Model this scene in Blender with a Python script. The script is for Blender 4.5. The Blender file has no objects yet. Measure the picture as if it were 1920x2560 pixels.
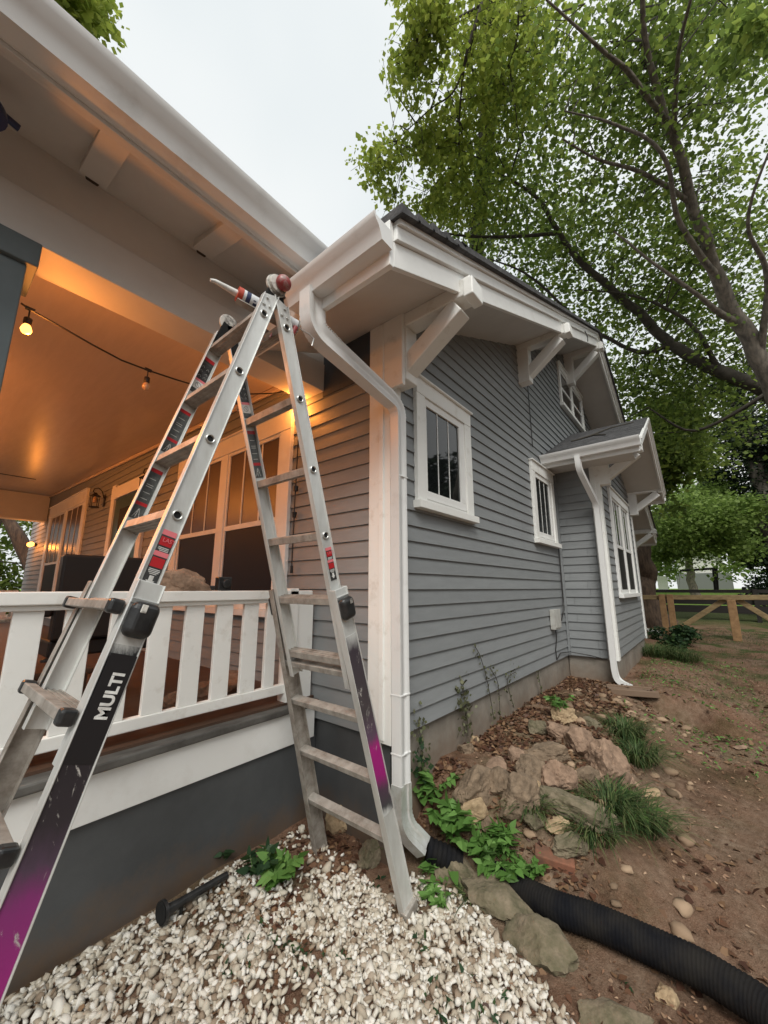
import bpy, bmesh, math, random
import numpy as np
from mathutils import Vector, Matrix, noise as mnoise
random.seed(7); rng = np.random.default_rng(7)
C = bpy.context.scene.collection

# ---------------------------------------------------------------- camera
YAW = math.radians(39.3); PITCH = math.radians(11.2); FPX = 965.0
CAM = Vector((-2.0486, -1.6288, 1.6))
_fw = Vector((math.cos(YAW), math.sin(YAW), 0)); RT = Vector((math.sin(YAW), -math.cos(YAW), 0))
FW = _fw*math.cos(PITCH) + Vector((0, 0, 1))*math.sin(PITCH); UP = RT.cross(FW)
cd = bpy.data.cameras.new('camera'); cam = bpy.data.objects.new('camera', cd); C.objects.link(cam)
cd.sensor_fit = 'HORIZONTAL'; cd.sensor_width = 36; cd.lens = FPX/1920*36; cd.clip_start = .05; cd.clip_end = 600
M4 = Matrix((RT, UP, -FW)).transposed().to_4x4(); M4.translation = CAM; cam.matrix_world = M4
bpy.context.scene.camera = cam
# ---------------------------------------------------------------- sky, sun, exposure
SUN_EL = math.radians(48); SUN_AZ = math.radians(215)      # direction the light comes from (x=cos, y=sin)
w = bpy.data.worlds.new('World'); bpy.context.scene.world = w; w.use_nodes = True
nt = w.node_tree; bg = nt.nodes['Background']
sky = nt.nodes.new('ShaderNodeTexSky'); sky.sky_type = 'NISHITA'; sky.sun_disc = False
sky.sun_elevation = SUN_EL; sky.sun_rotation = math.pi/2 - SUN_AZ; sky.dust_density = 6; sky.air_density = 1.5
hs = nt.nodes.new('ShaderNodeHueSaturation'); hs.inputs['Saturation'].default_value = .08
nt.links.new(sky.outputs[0], hs.inputs['Color'])
mx = nt.nodes.new('ShaderNodeMix'); mx.data_type = 'RGBA'; mx.inputs[0].default_value = .86
nt.links.new(hs.outputs[0], mx.inputs[6]); wc = nt.nodes.new('ShaderNodeTexCoord'); wn = nt.nodes.new('ShaderNodeTexNoise'); wn.inputs['Scale'].default_value = 1.6; wn.inputs['Detail'].default_value = 3
wr = nt.nodes.new('ShaderNodeValToRGB'); wr.color_ramp.elements[0].position = .35; wr.color_ramp.elements[1].position = .65
wr.color_ramp.elements[0].color = (4.35, 4.65, 4.75, 1); wr.color_ramp.elements[1].color = (5.25, 5.35, 5.3, 1)
nt.links.new(wc.outputs['Generated'], wn.inputs['Vector']); nt.links.new(wn.outputs[0], wr.inputs[0]); nt.links.new(wr.outputs[0], mx.inputs[7])
nt.links.new(mx.outputs[2], bg.inputs['Color']); bg.inputs['Strength'].default_value = .12
sl = bpy.data.lights.new('sun', 'SUN'); sl.energy = 1.5; sl.angle = math.radians(28); sl.color = (1, .97, .9)
so = bpy.data.objects.new('sun', sl); C.objects.link(so)
sd = Vector((math.cos(SUN_AZ)*math.cos(SUN_EL), math.sin(SUN_AZ)*math.cos(SUN_EL), math.sin(SUN_EL)))
so.rotation_euler = (-sd).to_track_quat('-Z', 'Y').to_euler()
vs = bpy.context.scene.view_settings; vs.view_transform = 'Standard'; vs.look = 'None'; vs.exposure = 0.74; vs.gamma = 1
bpy.context.scene.cycles.max_bounces = 8; bpy.context.scene.cycles.diffuse_bounces = 6
bpy.context.scene.cycles.transparent_max_bounces = 8
bpy.context.scene.cycles.sample_clamp_indirect = 3

# ---------------------------------------------------------------- helpers
def ray(px, py):
    return FW + RT*((px-960)/FPX) - UP*((py-1280)/FPX)
def at(px, py, ax, v):
    d = ray(px, py); return CAM + d*((v-CAM[ax])/d[ax])
def far(px, py, dist):
    return CAM + ray(px, py).normalized()*dist
def sm(a, b, x):
    t = min(1, max(0, (x-a)/(b-a))); return t*t*(3-2*t)
def gz(x, y):
    """height of the ground"""
    b = .022*max(0, min(x, 12))
    if x > 12: b += min(1.25, (x-12)*.036)
    dw = -y if x < 3.7 or x > 7.6 else -y-.6
    dw = max(dw, 0)
    near = sm(.15, .6, x)*sm(14, 9, x)
    wall = (.38 - b)*near*sm(1.5, .15, dw) if (y > -3) else 0
    if 0 < x < 4.2: wall += .10*near*math.exp(-((dw-.75)/.35)**2)*sm(.4, 1.0, x)
    bump = .035*mnoise.noise(Vector((x*1.3, y*1.3, 0)))+.018*mnoise.noise(Vector((x*5, y*5, 2)))+(.010*mnoise.noise(Vector((x*15, y*15, 4))) if x > -.1 else 0)
    if x < .2 and y > .0: b += .06*sm(.0, .5, y)
    far_ = max(abs(x), abs(y))
    if far_ > 30: bump *= 0
    return b + wall + bump
def gnd(px, py):
    d = ray(px, py); t = .5
    for i in range(4000):
        p = CAM+d*t
        if p.z <= gz(p.x, p.y): return p
        t += .01 if t < 8 else .05
    return p

class MB:
    def __init__(s): s.v = []; s.f = []; s.m = []
    def add(s, vs, fs, m=0):
        o = len(s.v); s.v += [tuple(q) for q in vs]; s.f += [tuple(i+o for i in f) for f in fs]; s.m += [m]*len(fs); return s
    def box(s, x0, x1, y0, y1, z0, z1, m=0):
        if x0 > x1: x0, x1 = x1, x0
        if y0 > y1: y0, y1 = y1, y0
        if z0 > z1: z0, z1 = z1, z0
        return s.add([(x, y, z) for z in (z0, z1) for y in (y0, y1) for x in (x0, x1)],
                     [(0,2,3,1),(4,5,7,6),(0,1,5,4),(2,6,7,3),(0,4,6,2),(1,3,7,5)], m)
    def hexa(s, p, m=0):      # 8 points, bottom 4 (ccw) then top 4
        return s.add(p, [(3,2,1,0),(4,5,6,7),(0,1,5,4),(1,2,6,5),(2,3,7,6),(3,0,4,7)], m)
    def beam(s, a, b, w_, h, up=(0,0,1), m=0):
        a = Vector(a); b = Vector(b); d = (b-a).normalized(); up = Vector(up)
        sx = d.cross(up).normalized(); u = sx.cross(d)
        q = [(-1,-1),(1,-1),(1,1),(-1,1)]
        return s.hexa([a+sx*w_/2*i+u*h/2*j for i, j in q]+[b+sx*w_/2*i+u*h/2*j for i, j in q], m)
    def prism(s, pts, d, m=0):    # pts list of 3D, extruded by vector d
        n = len(pts); d = Vector(d); P = [Vector(p) for p in pts]
        return s.add(P+[p+d for p in P], [tuple(range(n))[::-1], tuple(range(n, 2*n))]+[(i, (i+1) % n, n+(i+1) % n, n+i) for i in range(n)], m)
    def sweep(s, prof, path, up=(0,0,1), m=0, closed=True, scales=None):
        path = [Vector(p) for p in path]; n = len(prof); vs_ = []
        rx = None
        for i, p in enumerate(path):
            a = path[max(i-1, 0)]; b = path[min(i+1, len(path)-1)]; d = (b-a).normalized()
            if rx is None:
                u = Vector(up); rx = d.cross(u)
                if rx.length < .05: rx = d.cross(Vector((1,0,0)))
                rx.normalize()
            rx = (rx - d*rx.dot(d)).normalized(); ux = rx.cross(d)
            k = scales[i] if scales else 1
            vs_ += [p+rx*q[0]*k+ux*q[1]*k for q in prof]
        fs = []
        for i in range(len(path)-1):
            for j in range(n if closed else n-1):
                j2 = (j+1) % n; fs.append((i*n+j, i*n+j2, (i+1)*n+j2, (i+1)*n+j))
        if closed: fs += [tuple(range(n))[::-1], tuple((len(path)-1)*n+j for j in range(n))]
        return s.add(vs_, fs, m)
    def tube(s, path, r, n=10, m=0):
        if not hasattr(r, '__len__'): r = [r]*len(path)
        return s.sweep([(math.cos(2*math.pi*k/n), math.sin(2*math.pi*k/n)) for k in range(n)], path, m=m, scales=list(r))
    def build(s, name, mats, parent=None, smooth=None, bevel=0, seg=2):
        me = bpy.data.meshes.new(name); me.from_pydata(s.v, [], s.f)
        if not isinstance(mats, (list, tuple)): mats = [mats]
        for q in mats: me.materials.append(q)
        if len(mats) > 1: me.polygons.foreach_set('material_index', s.m)
        bm = bmesh.new(); bm.from_mesh(me); bmesh.ops.recalc_face_normals(bm, faces=bm.faces); bm.to_mesh(me); bm.free()
        if smooth is not None:
            me.polygons.foreach_set('use_smooth', [True]*len(me.polygons))
            me.set_sharp_from_angle(angle=math.radians(smooth))
        o = bpy.data.objects.new(name, me); C.objects.link(o)
        if parent: o.parent = parent; o.matrix_parent_inverse = Matrix.Translation(-parent.location) if parent.type == 'EMPTY' and parent.parent is None else Matrix()
        if bevel:
            b = o.modifiers.new('bevel', 'BEVEL'); b.width = bevel; b.segments = seg; b.limit_method = 'ANGLE'; b.angle_limit = math.radians(35)
        return o
def tag(o, label=None, cat=None, group=None, kind=None):
    if label: o['label'] = label
    if cat: o['category'] = cat
    if group: o['group'] = group
    if kind: o['kind'] = kind
    return o
def thing(name, loc, label, cat, group=None):
    o = bpy.data.objects.new(name, None); o.location = loc; o.empty_display_size = .1; C.objects.link(o)
    return tag(o, label, cat, group)

# ---------------------------------------------------------------- materials
def mat(name, col, rough=.6, metal=0, spec=.5, var=0, scale=8, bump=0, bscale=40, col2=None, ramp=(.35, .65), stretch=(1,1,1), island=0, trans=0):
    m = bpy.data.materials.new(name); m.use_nodes = True; n = m.node_tree.nodes; l = m.node_tree.links
    b = n['Principled BSDF']; b.inputs['Roughness'].default_value = rough; b.inputs['Metallic'].default_value = metal
    b.inputs['Specular IOR Level'].default_value = spec
    tc = n.new('ShaderNodeTexCoord'); mp = n.new('ShaderNodeMapping'); mp.inputs['Scale'].default_value = stretch
    l.new(tc.outputs['Object'], mp.inputs[0])
    base = None
    c4 = (*col, 1)
    if col2 is not None or var:
        nz = n.new('ShaderNodeTexNoise'); nz.inputs['Scale'].default_value = scale; nz.inputs['Detail'].default_value = 6; nz.inputs['Roughness'].default_value = .65
        l.new(mp.outputs[0], nz.inputs['Vector'])
        r = n.new('ShaderNodeValToRGB'); r.color_ramp.elements[0].position = ramp[0]; r.color_ramp.elements[1].position = ramp[1]
        if col2 is None: col2 = tuple(max(0, c*(1-var)) for c in col)
        r.color_ramp.elements[0].color = (*col2, 1); r.color_ramp.elements[1].color = c4
        l.new(nz.outputs[0], r.inputs[0]); base = r.outputs[0]
    if island:
        g = n.new('ShaderNodeNewGeometry'); mr = n.new('ShaderNodeMapRange'); mr.inputs[3].default_value = 1-island; mr.inputs[4].default_value = 1+island
        l.new(g.outputs['Random Per Island'], mr.inputs[0])
        mm = n.new('ShaderNodeVectorMath'); mm.operation = 'SCALE'
        if base: l.new(base, mm.inputs[0])
        else: mm.inputs[0].default_value = col
        l.new(mr.outputs[0], mm.inputs['Scale']); base = mm.outputs[0]
    if base: l.new(base, b.inputs['Base Color'])
    else: b.inputs['Base Color'].default_value = c4
    if bump:
        nb = n.new('ShaderNodeTexNoise'); nb.inputs['Scale'].default_value = bscale; nb.inputs['Detail'].default_value = 5
        l.new(mp.outputs[0], nb.inputs['Vector'])
        bu = n.new('ShaderNodeBump'); bu.inputs['Strength'].default_value = bump; bu.inputs['Distance'].default_value = .01
        l.new(nb.outputs[0], bu.inputs['Height']); l.new(bu.outputs[0], b.inputs['Normal'])
    if trans:
        b.inputs['Transmission Weight'].default_value = trans
    return m
def leafmat(name, cols, rough=.55, tr=.35):
    m = bpy.data.materials.new(name); m.use_nodes = True; n = m.node_tree.nodes; l = m.node_tree.links
    b = n['Principled BSDF']; b.inputs['Roughness'].default_value = rough; b.inputs['Specular IOR Level'].default_value = .3
    g = n.new('ShaderNodeNewGeometry'); r = n.new('ShaderNodeValToRGB')
    while len(r.color_ramp.elements) < len(cols): r.color_ramp.elements.new(.5)
    for i, c in enumerate(cols): r.color_ramp.elements[i].position = i/(len(cols)-1); r.color_ramp.elements[i].color = (*c, 1)
    l.new(g.outputs['Random Per Island'], r.inputs[0]); l.new(r.outputs[0], b.inputs['Base Color'])
    t = n.new('ShaderNodeBsdfTranslucent'); l.new(r.outputs[0], t.inputs[0])
    mxs = n.new('ShaderNodeMixShader'); mxs.inputs[0].default_value = tr
    l.new(b.outputs[0], mxs.inputs[1]); l.new(t.outputs[0], mxs.inputs[2]); l.new(mxs.outputs[0], n['Material Output'].inputs[0])
    return m
def emis(name, col, s):
    m = bpy.data.materials.new(name); m.use_nodes = True; b = m.node_tree.nodes['Principled BSDF']
    b.inputs['Emission Color'].default_value = (*col, 1); b.inputs['Emission Strength'].default_value = s; b.inputs['Base Color'].default_value = (*col, 1)
    return m
M = {}
M['siding'] = mat('gray_siding_paint', (.240,.252,.258), .55, var=.12, scale=3, stretch=(1,1,6), bump=.12, bscale=60, island=.05)
M['white'] = mat('white_trim_paint', (.80,.80,.78), .45, col2=(.72,.71,.68), scale=5, ramp=(.25,.5), bump=.08, bscale=30)
M['whitew'] = mat('worn_white_paint', (.80,.80,.77), .5, col2=(.66,.64,.59), scale=9, ramp=(.27,.44), bump=.15, bscale=25)
M['soffit'] = mat('soffit_paint', (.62,.60,.57), .5, var=.1, scale=2, bump=.05, bscale=12)
M['ceiling'] = mat('glossy_porch_ceiling', (.62,.50,.40), .26, var=.08, scale=2, stretch=(8,1,1), bump=.1, bscale=5)
M['gutter'] = mat('white_aluminium_gutter', (.74,.74,.73), .3, col2=(.60,.59,.57), scale=6, ramp=(.2,.45), spec=.6)
M['found'] = mat('stained_foundation', (.30,.27,.23), .9, col2=(.16,.14,.115), scale=2.5, ramp=(.3,.7), bump=.4, bscale=15)
M['foundp'] = mat('painted_gray_foundation', (.082,.086,.09), .6, var=.3, scale=2, bump=.15, bscale=12)
M['glass'] = mat('dark_window_glass', (.010,.012,.012), .03, spec=.4)
M['screen'] = mat('dark_insect_screen', (.014,.010,.012), .45, spec=.12)
M['shade'] = mat('brown_window_shade', (.09,.055,.042), .3, var=.3, scale=3, spec=.25)
M['shingle'] = mat('dark_shingles', (.085,.083,.085), .95, col2=(.035,.035,.038), scale=14, ramp=(.35,.65), bump=.6, bscale=60, island=.25)
def mudify(m, z0, z1, col):
    n = m.node_tree.nodes; l = m.node_tree.links; b = n['Principled BSDF']; src = b.inputs['Base Color'].links[0].from_socket
    tc = n.new('ShaderNodeTexCoord'); sx = n.new('ShaderNodeSeparateXYZ'); l.new(tc.outputs['Object'], sx.inputs[0]); q = n.new('ShaderNodeTexNoise'); q.inputs['Scale'].default_value = 6; q.inputs['Detail'].default_value = 7; q.inputs['Roughness'].default_value = .7; l.new(tc.outputs['Object'], q.inputs['Vector'])
    ma = n.new('ShaderNodeMath'); ma.operation = 'MULTIPLY_ADD'; l.new(q.outputs[0], ma.inputs[0]); ma.inputs[1].default_value = -.5; l.new(sx.outputs[2], ma.inputs[2])
    mr = n.new('ShaderNodeMapRange'); mr.inputs[1].default_value = z1-.25; mr.inputs[2].default_value = z0-.25; mr.inputs[3].default_value = 0; mr.inputs[4].default_value = .85; l.new(ma.outputs[0], mr.inputs[0])
    mx_ = n.new('ShaderNodeMix'); mx_.data_type = 'RGBA'; l.new(mr.outputs[0], mx_.inputs[0]); l.new(src, mx_.inputs[6]); mx_.inputs[7].default_value = (*col, 1); l.new(mx_.outputs[2], b.inputs['Base Color'])
mudify(M['foundp'], .04, .26, (.13,.085,.055)); mudify(M['found'], .25, .60, (.17,.105,.065))
M['deck'] = mat('worn_deck_paint', (.13,.125,.115), .6, col2=(.06,.055,.05), scale=6, stretch=(1,4,1))
M['floor'] = mat('brown_porch_floor', (.10,.055,.035), .5, var=.4, scale=3, stretch=(1,8,1))
M['column'] = mat('bluegray_column_paint', (.12,.15,.16), .55, var=.2, scale=3)
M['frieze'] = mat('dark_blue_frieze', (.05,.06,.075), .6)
M['rot'] = mat('rotten_wood', (.06,.04,.025), .9, var=.6, scale=30)
M['alu'] = mat('brushed_aluminium', (.72,.73,.71), .40, metal=.4, col2=(.52,.51,.48), scale=7, ramp=(.3,.6), stretch=(1,1,.25), bump=.08, bscale=40)
M['alud'] = mat('dirty_aluminium', (.46,.43,.39), .5, metal=.35, col2=(.22,.19,.16), scale=14, ramp=(.3,.65), bump=.15)
M['black'] = mat('black_plastic', (.012,.012,.013), .3, col2=(.03,.03,.03), scale=20)
M['hole'] = mat('hole_black', (.004,.004,.004), .9)
M['red'] = mat('faded_red_plastic', (.28,.035,.035), .4, col2=(.32,.22,.2), scale=12, ramp=(.4,.5))
M['hinge'] = mat('caulk_smeared_hinge', (.62,.60,.55), .5, col2=(.13,.12,.11), scale=16, ramp=(.4,.55), bump=.4)
M['lred'] = mat('label_red', (.42,.015,.02), .4); M['lpink'] = mat('label_pale_red', (.7,.18,.2), .4)
M['lblack'] = mat('label_black', (.012,.012,.012), .35, col2=(.06,.06,.06), scale=30); M['lgray'] = mat('label_gray', (.1,.105,.1), .4, col2=(.045,.045,.045), scale=40)
M['lwhite'] = mat('label_white', (.75,.75,.72), .5, col2=(.5,.48,.45), scale=30)
M['caulkred'] = mat('orange_red_plastic', (.45,.06,.03), .4); M['caulkw'] = mat('white_tube_plastic', (.68,.69,.7), .35)
M['navy'] = mat('navy_print', (.02,.03,.09), .4); M['steel'] = mat('steel_rod', (.55,.55,.53), .35, metal=.8)
M['pipe'] = mat('black_corrugated_plastic', (.006,.0065,.009), .8, spec=.12, col2=(.02,.018,.016), scale=6)
M['cable'] = mat('black_cable', (.012,.01,.01), .5)
M['iron'] = mat('dark_iron', (.015,.012,.011), .45)
M['fence'] = mat('fresh_pine_board', (.36,.26,.13), .8, col2=(.20,.14,.07), scale=5, stretch=(1,1,3))
M['postw'] = mat('reddish_cedar_post', (.42,.25,.12), .8, col2=(.26,.15,.07), scale=7)
M['darkwood'] = mat('dark_fence_boards', (.018,.014,.012), .8)
M['bark'] = mat('gray_bark', (.20,.17,.135), .9, col2=(.07,.06,.05), scale=7, ramp=(.35,.65), stretch=(2,2,.6), bump=.7, bscale=18)
M['barkb'] = mat('brown_bark', (.13,.085,.055), .9, col2=(.045,.03,.022), scale=9, ramp=(.35,.65), stretch=(2,2,.4), bump=.9, bscale=14)
M['greenbark'] = mat('branch_bark', (.075,.065,.05), .9, col2=(.035,.03,.024), scale=9)
M['rockA'] = mat('brown_fieldstone', (.27,.195,.13), .9, col2=(.10,.07,.045), scale=13, ramp=(.3,.68), bump=1, bscale=38)
M['rockB'] = mat('pink_tan_fieldstone', (.36,.24,.165), .9, col2=(.14,.09,.06), scale=13, ramp=(.3,.68), bump=1, bscale=38)
M['rockC'] = mat('pale_tan_stone', (.48,.36,.22), .9, col2=(.24,.16,.09), scale=13, ramp=(.3,.68), bump=1, bscale=38)
M['rockG'] = mat('mossy_gray_stone', (.22,.175,.12), .95, col2=(.10,.09,.05), scale=13, ramp=(.35,.65), bump=1, bscale=38)
M['brick'] = mat('red_brick', (.26,.105,.06), .9, col2=(.12,.065,.04), scale=10)
M['utility'] = mat('gray_utility_plastic', (.48,.48,.45), .5, col2=(.38,.37,.34), scale=10)
M['leafG'] = leafmat('fresh_green_leaf', [(.08,.17,.035), (.13,.27,.06), (.20,.36,.10)], tr=.35)
M['leafD'] = leafmat('canopy_leaf', [(.08,.12,.03), (.14,.205,.045), (.20,.28,.06), (.29,.36,.075)], tr=.58)
M['leafY'] = leafmat('yellowgreen_leaf', [(.18,.24,.04), (.28,.35,.06), (.38,.43,.085)], tr=.6)
M['leafB'] = leafmat('bluegreen_leaf', [(.02,.05,.022), (.035,.075,.03), (.06,.11,.035)], tr=.35)
M['leafN'] = leafmat('dark_ivy_leaf', [(.008,.018,.008), (.015,.032,.012), (.03,.05,.018)], tr=.2)
M['leafL'] = leafmat('bright_far_leaf', [(.11,.18,.04), (.19,.28,.06), (.28,.38,.11)], tr=.5)
M['grassD'] = leafmat('dark_grass_blade', [(.02,.045,.015), (.045,.085,.025), (.08,.13,.04), (.16,.17,.07)], tr=.2)
M['litter'] = leafmat('dead_leaf', [(.05,.022,.014), (.10,.045,.026), (.15,.08,.045), (.26,.16,.09)], tr=.1)
M['chip'] = leafmat('wood_chip', [(.12,.06,.035), (.22,.12,.07), (.38,.26,.17)], tr=0)
M['vine'] = leafmat('withered_vine_leaf', [(.05,.05,.025), (.10,.11,.05), (.17,.17,.10)], tr=.1)

# ---------------------------------------------------------------- ground
def ground_mat():
    m = bpy.data.materials.new('red_brown_soil'); m.use_nodes = True; n = m.node_tree.nodes; l = m.node_tree.links
    b = n['Principled BSDF']; b.inputs['Roughness'].default_value = .95; b.inputs['Specular IOR Level'].default_value = .15
    tc = n.new('ShaderNodeTexCoord')
    def nz(s, d=8, r=.6):
        q = n.new('ShaderNodeTexNoise'); q.inputs['Scale'].default_value = s; q.inputs['Detail'].default_value = d; q.inputs['Roughness'].default_value = r
        l.new(tc.outputs['Object'], q.inputs['Vector']); return q.outputs[0]
    def rmp(src, a, ca, b_, cb):
        r = n.new('ShaderNodeValToRGB'); r.color_ramp.elements[0].position = a; r.color_ramp.elements[1].position = b_
        r.color_ramp.elements[0].color = (*ca, 1); r.color_ramp.elements[1].color = (*cb, 1); l.new(src, r.inputs[0]); return r.outputs[0]
    def mix(f, a, c):
        q = n.new('ShaderNodeMix'); q.data_type = 'RGBA'
        if hasattr(f, 'links'): l.new(f, q.inputs[0])
        else: q.inputs[0].default_value = f
        l.new(a, q.inputs[6]); l.new(c, q.inputs[7]); return q.outputs[2]
    soil = rmp(nz(30), .3, (.095,.05,.03), .7, (.26,.145,.095))
    fine = rmp(nz(160, 3), .45, (.19,.10,.062), .72, (.48,.33,.23))
    soil = mix(.45, soil, fine)
    pale = rmp(nz(22, 6), .35, (.14,.095,.062), .65, (.31,.23,.165)); pm = rmp(nz(.8, 7, .7), .42, (0,0,0), .62, (.8,.8,.8)); soil = mix(pm, soil, pale)
    damp = rmp(nz(1.7, 8, .75), .34, (.42,.38,.36), .5, (1,1,1)); dq = n.new('ShaderNodeMix'); dq.data_type = 'RGBA'; dq.blend_type = 'MULTIPLY'; dq.inputs[0].default_value = 1; l.new(soil, dq.inputs[6]); l.new(damp, dq.inputs[7]); soil = dq.outputs[2]
    green = rmp(nz(40), .3, (.035,.045,.015), .7, (.10,.12,.04))
    gm = rmp(nz(1.1, 5), .50, (0,0,0), .62, (1,1,1))
    sx = n.new('ShaderNodeSeparateXYZ'); l.new(tc.outputs['Object'], sx.inputs[0])
    mr = n.new('ShaderNodeMapRange'); mr.inputs[1].default_value = 3.5; mr.inputs[2].default_value = 10.5; mr.inputs[3].default_value = .25; mr.inputs[4].default_value = 1.3
    l.new(sx.outputs[0], mr.inputs[0])
    mu = n.new('ShaderNodeMath'); mu.operation = 'MULTIPLY'; l.new(gm, mu.inputs[0]); l.new(mr.outputs[0], mu.inputs[1])
    gs = n.new('ShaderNodeMapRange'); gs.inputs[1].default_value = 14; gs.inputs[2].default_value = 17; l.new(sx.outputs[0], gs.inputs[0])
    ma = n.new('ShaderNodeMath'); ma.operation = 'MAXIMUM'; l.new(mu.outputs[0], ma.inputs[0]); l.new(gs.outputs[0], ma.inputs[1])
    col = mix(ma.outputs[0], soil, green)
    lawn = rmp(nz(3), .3, (.16,.26,.04), .7, (.24,.36,.07))
    fs = n.new('ShaderNodeMapRange'); fs.inputs[1].default_value = 22; fs.inputs[2].default_value = 26; l.new(sx.outputs[0], fs.inputs[0])
    col = mix(fs.outputs[0], col, lawn)
    l.new(col, b.inputs['Base Color'])
    bu = n.new('ShaderNodeBump'); bu.inputs['Strength'].default_value = .9; bu.inputs['Distance'].default_value = .02; l.new(nz(90, 6, .7), bu.inputs['Height']); l.new(bu.outputs[0], b.inputs['Normal'])
    return m
def ground():
    xs = np.concatenate([np.linspace(-120,-4,16)[:-1], np.arange(-4,8,.04), np.linspace(8,16,41)[:-1], np.linspace(16,60,30)[:-1], np.linspace(60,400,14)])
    ys = np.concatenate([np.linspace(-300,-9,20)[:-1], np.linspace(-9,-4,25)[:-1], np.arange(-4,1.2,.04), np.linspace(1.2,20,14)[:-1], np.linspace(20,300,14)])
    nx, ny = len(xs), len(ys)
    V = [(x, y, gz(x, y)) for x in xs for y in ys]
    F = [(i*ny+j, (i+1)*ny+j, (i+1)*ny+j+1, i*ny+j+1) for i in range(nx-1) for j in range(ny-1)]
    mb = MB(); mb.v = V; mb.f = F; mb.m = [0]*len(F)
    o = mb.build('ground', ground_mat(), smooth=180); tag(o, kind='structure')
ground()

# ---------------------------------------------------------------- house
H = thing('bungalow_house', (0,0,0), 'gray lap-sided bungalow with white trim, knee braces and a covered front porch', 'house')
ZS = .68; EXP = .1145
def PL(plane, u, d, z):
    if plane == 'G': return Vector((u, -d, z))
    if plane == 'F': return Vector((-d, u, z))
    if plane == 'B': return Vector((u, -.6-d, z))
    if plane == 'S': return Vector((4.08-d, u, z))
    if plane == 'T': return Vector((7.2+d, u, z))
    if plane == 'K': return Vector((11.9+d, u, z))
def pb(mb, plane, u0, u1, d0, d1, z0, z1, m=0):
    q = [(u0,d0),(u1,d0),(u1,d1),(u0,d1)]
    mb.hexa([PL(plane,u,d,z0) for u,d in q]+[PL(plane,u,d,z1) for u,d in q], m)
def siding(name, plane, u0, u1, z0, z1, xr=None, label=None):
    mb = MB(); z = z0; k = 0; r = random.Random(hash(name) % 97)
    while z < z1-.001:
        zt = min(z+EXP, z1); a, b = (u0, u1); a2, b2 = a, b
        if xr: a, b = xr(z); a2, b2 = xr(zt)
        if b-a < .02: break
        cuts = [0]; c = r.uniform(.1,.9)
        while c < 1: cuts.append(c); c += r.uniform(1.6,3.6)/max(.5,(b-a))
        cuts.append(1)
        for i in range(len(cuts)-1):
            g = .0035 if i else 0
            s0 = a+(b-a)*cuts[i]+g; s1 = a+(b-a)*cuts[i+1]; t0 = a2+(b2-a2)*cuts[i]+g; t1 = a2+(b2-a2)*cuts[i+1]
            th = .0195+r.uniform(-.0015,.001)
            zz = z+r.uniform(-.002,.002)
            mb.add([PL(plane,s0,th,zz), PL(plane,s1,th,zz), PL(plane,t1,.004,zt+.004), PL(plane,t0,.004,zt+.004), PL(plane,s0,-.004,zz), PL(plane,s1,-.004,zz)],
                   [(0,1,2,3),(4,5,1,0)])
        z = zt
    # backing sheet
    if xr:
        A = xr(z0); pts = []
        zz = [z0+(z1-z0)*i/30 for i in range(31)]; zz = [q for q in zz if xr(q)[1]-xr(q)[0] > .01]
        L_ = [PL(plane,xr(q)[0],-.005,q) for q in zz]; R_ = [PL(plane,xr(q)[1],-.005,q) for q in zz]
        mb.prism(L_+R_[::-1], (PL(plane,0,-.05,0)-PL(plane,0,0,0)))
    else: pb(mb, plane, u0, u1, -.055, -.005, z0, z1)
    return mb.build(name, M['siding'], H)
# roof line (underside of soffit) of the main gable
SL = .4586; XA = 5.58; XE = -.70; XR = 11.86+.72
def zu(x): return 3.275+SL*(x-XE) if x < XA else 3.275+SL*(XA-XE)-SL*(x-XA)*.99
def xr_gable(z):
    a = 0 if z < zu(0) else XE+(z-3.275)/SL
    zr = zu(11.9); b = 11.9 if z < zr else XA+(zu(XA)-z)/(SL*.99)
    return a, b
siding('gable_siding', 'G', 0, 11.9, ZS, zu(XA)-.01, xr_gable)
siding('front_siding', 'F', 0, 12.8, ZS, 3.62)
siding('rear_siding', 'K', 0, 12.8, ZS, 3.3)
siding('bay_front_siding', 'B', 4.08, 7.2, ZS, 4.32, lambda z: (4.08 if z < 3.5 else 4.08+(z-3.5)/.5, 7.2 if z < 3.5 else 7.2-(z-3.5)/.5))
siding('bay_side_siding', 'S', -.6, 0, ZS, 3.5); siding('bay_far_side_siding', 'T', -.6, 0, ZS, 3.5)
mb = MB(); mb.box(.01, 11.89, 12.75, 12.8, .2, 3.6); mb.box(-.01, .01, .16, 12.75, 3.62, 3.9); mb.build('far_wall', M['siding'], H)
mb = MB(); mb.box(.03, 11.87, .03, 12.75, .1, 3.3); mb.build('dark_interior', M['hole'], H)
# foundations
mb = MB(); mb.box(.015,11.88,.012,.10,-.3,ZS); mb.box(4.10,7.18,-.588,-.50,-.3,ZS); mb.box(4.10,4.18,-.50,.0,-.3,ZS); mb.box(7.10,7.18,-.5,.0,-.3,ZS); mb.box(11.80,11.88,.1,12.7,-.3,ZS)
for x in (8.1, 8.9, 9.8, 10.7): mb.box(x, x+.16, -.03, .012, -.1, ZS-.03)
mb.build('foundation', M['found'], H)
mb = MB(); mb.box(.006,.0149,.0,12.7,-.3,ZS); mb.box(.0, .006, .0, .66, -.3, ZS-.004); mb.build('painted_foundation', M['foundp'], H)
# dark frieze panel high on the front wall under the eave
mb = MB(); mb.box(-.03,-.02,.16,.70,3.2,3.9); mb.build('frieze_panel', M['frieze'], H)
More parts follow.
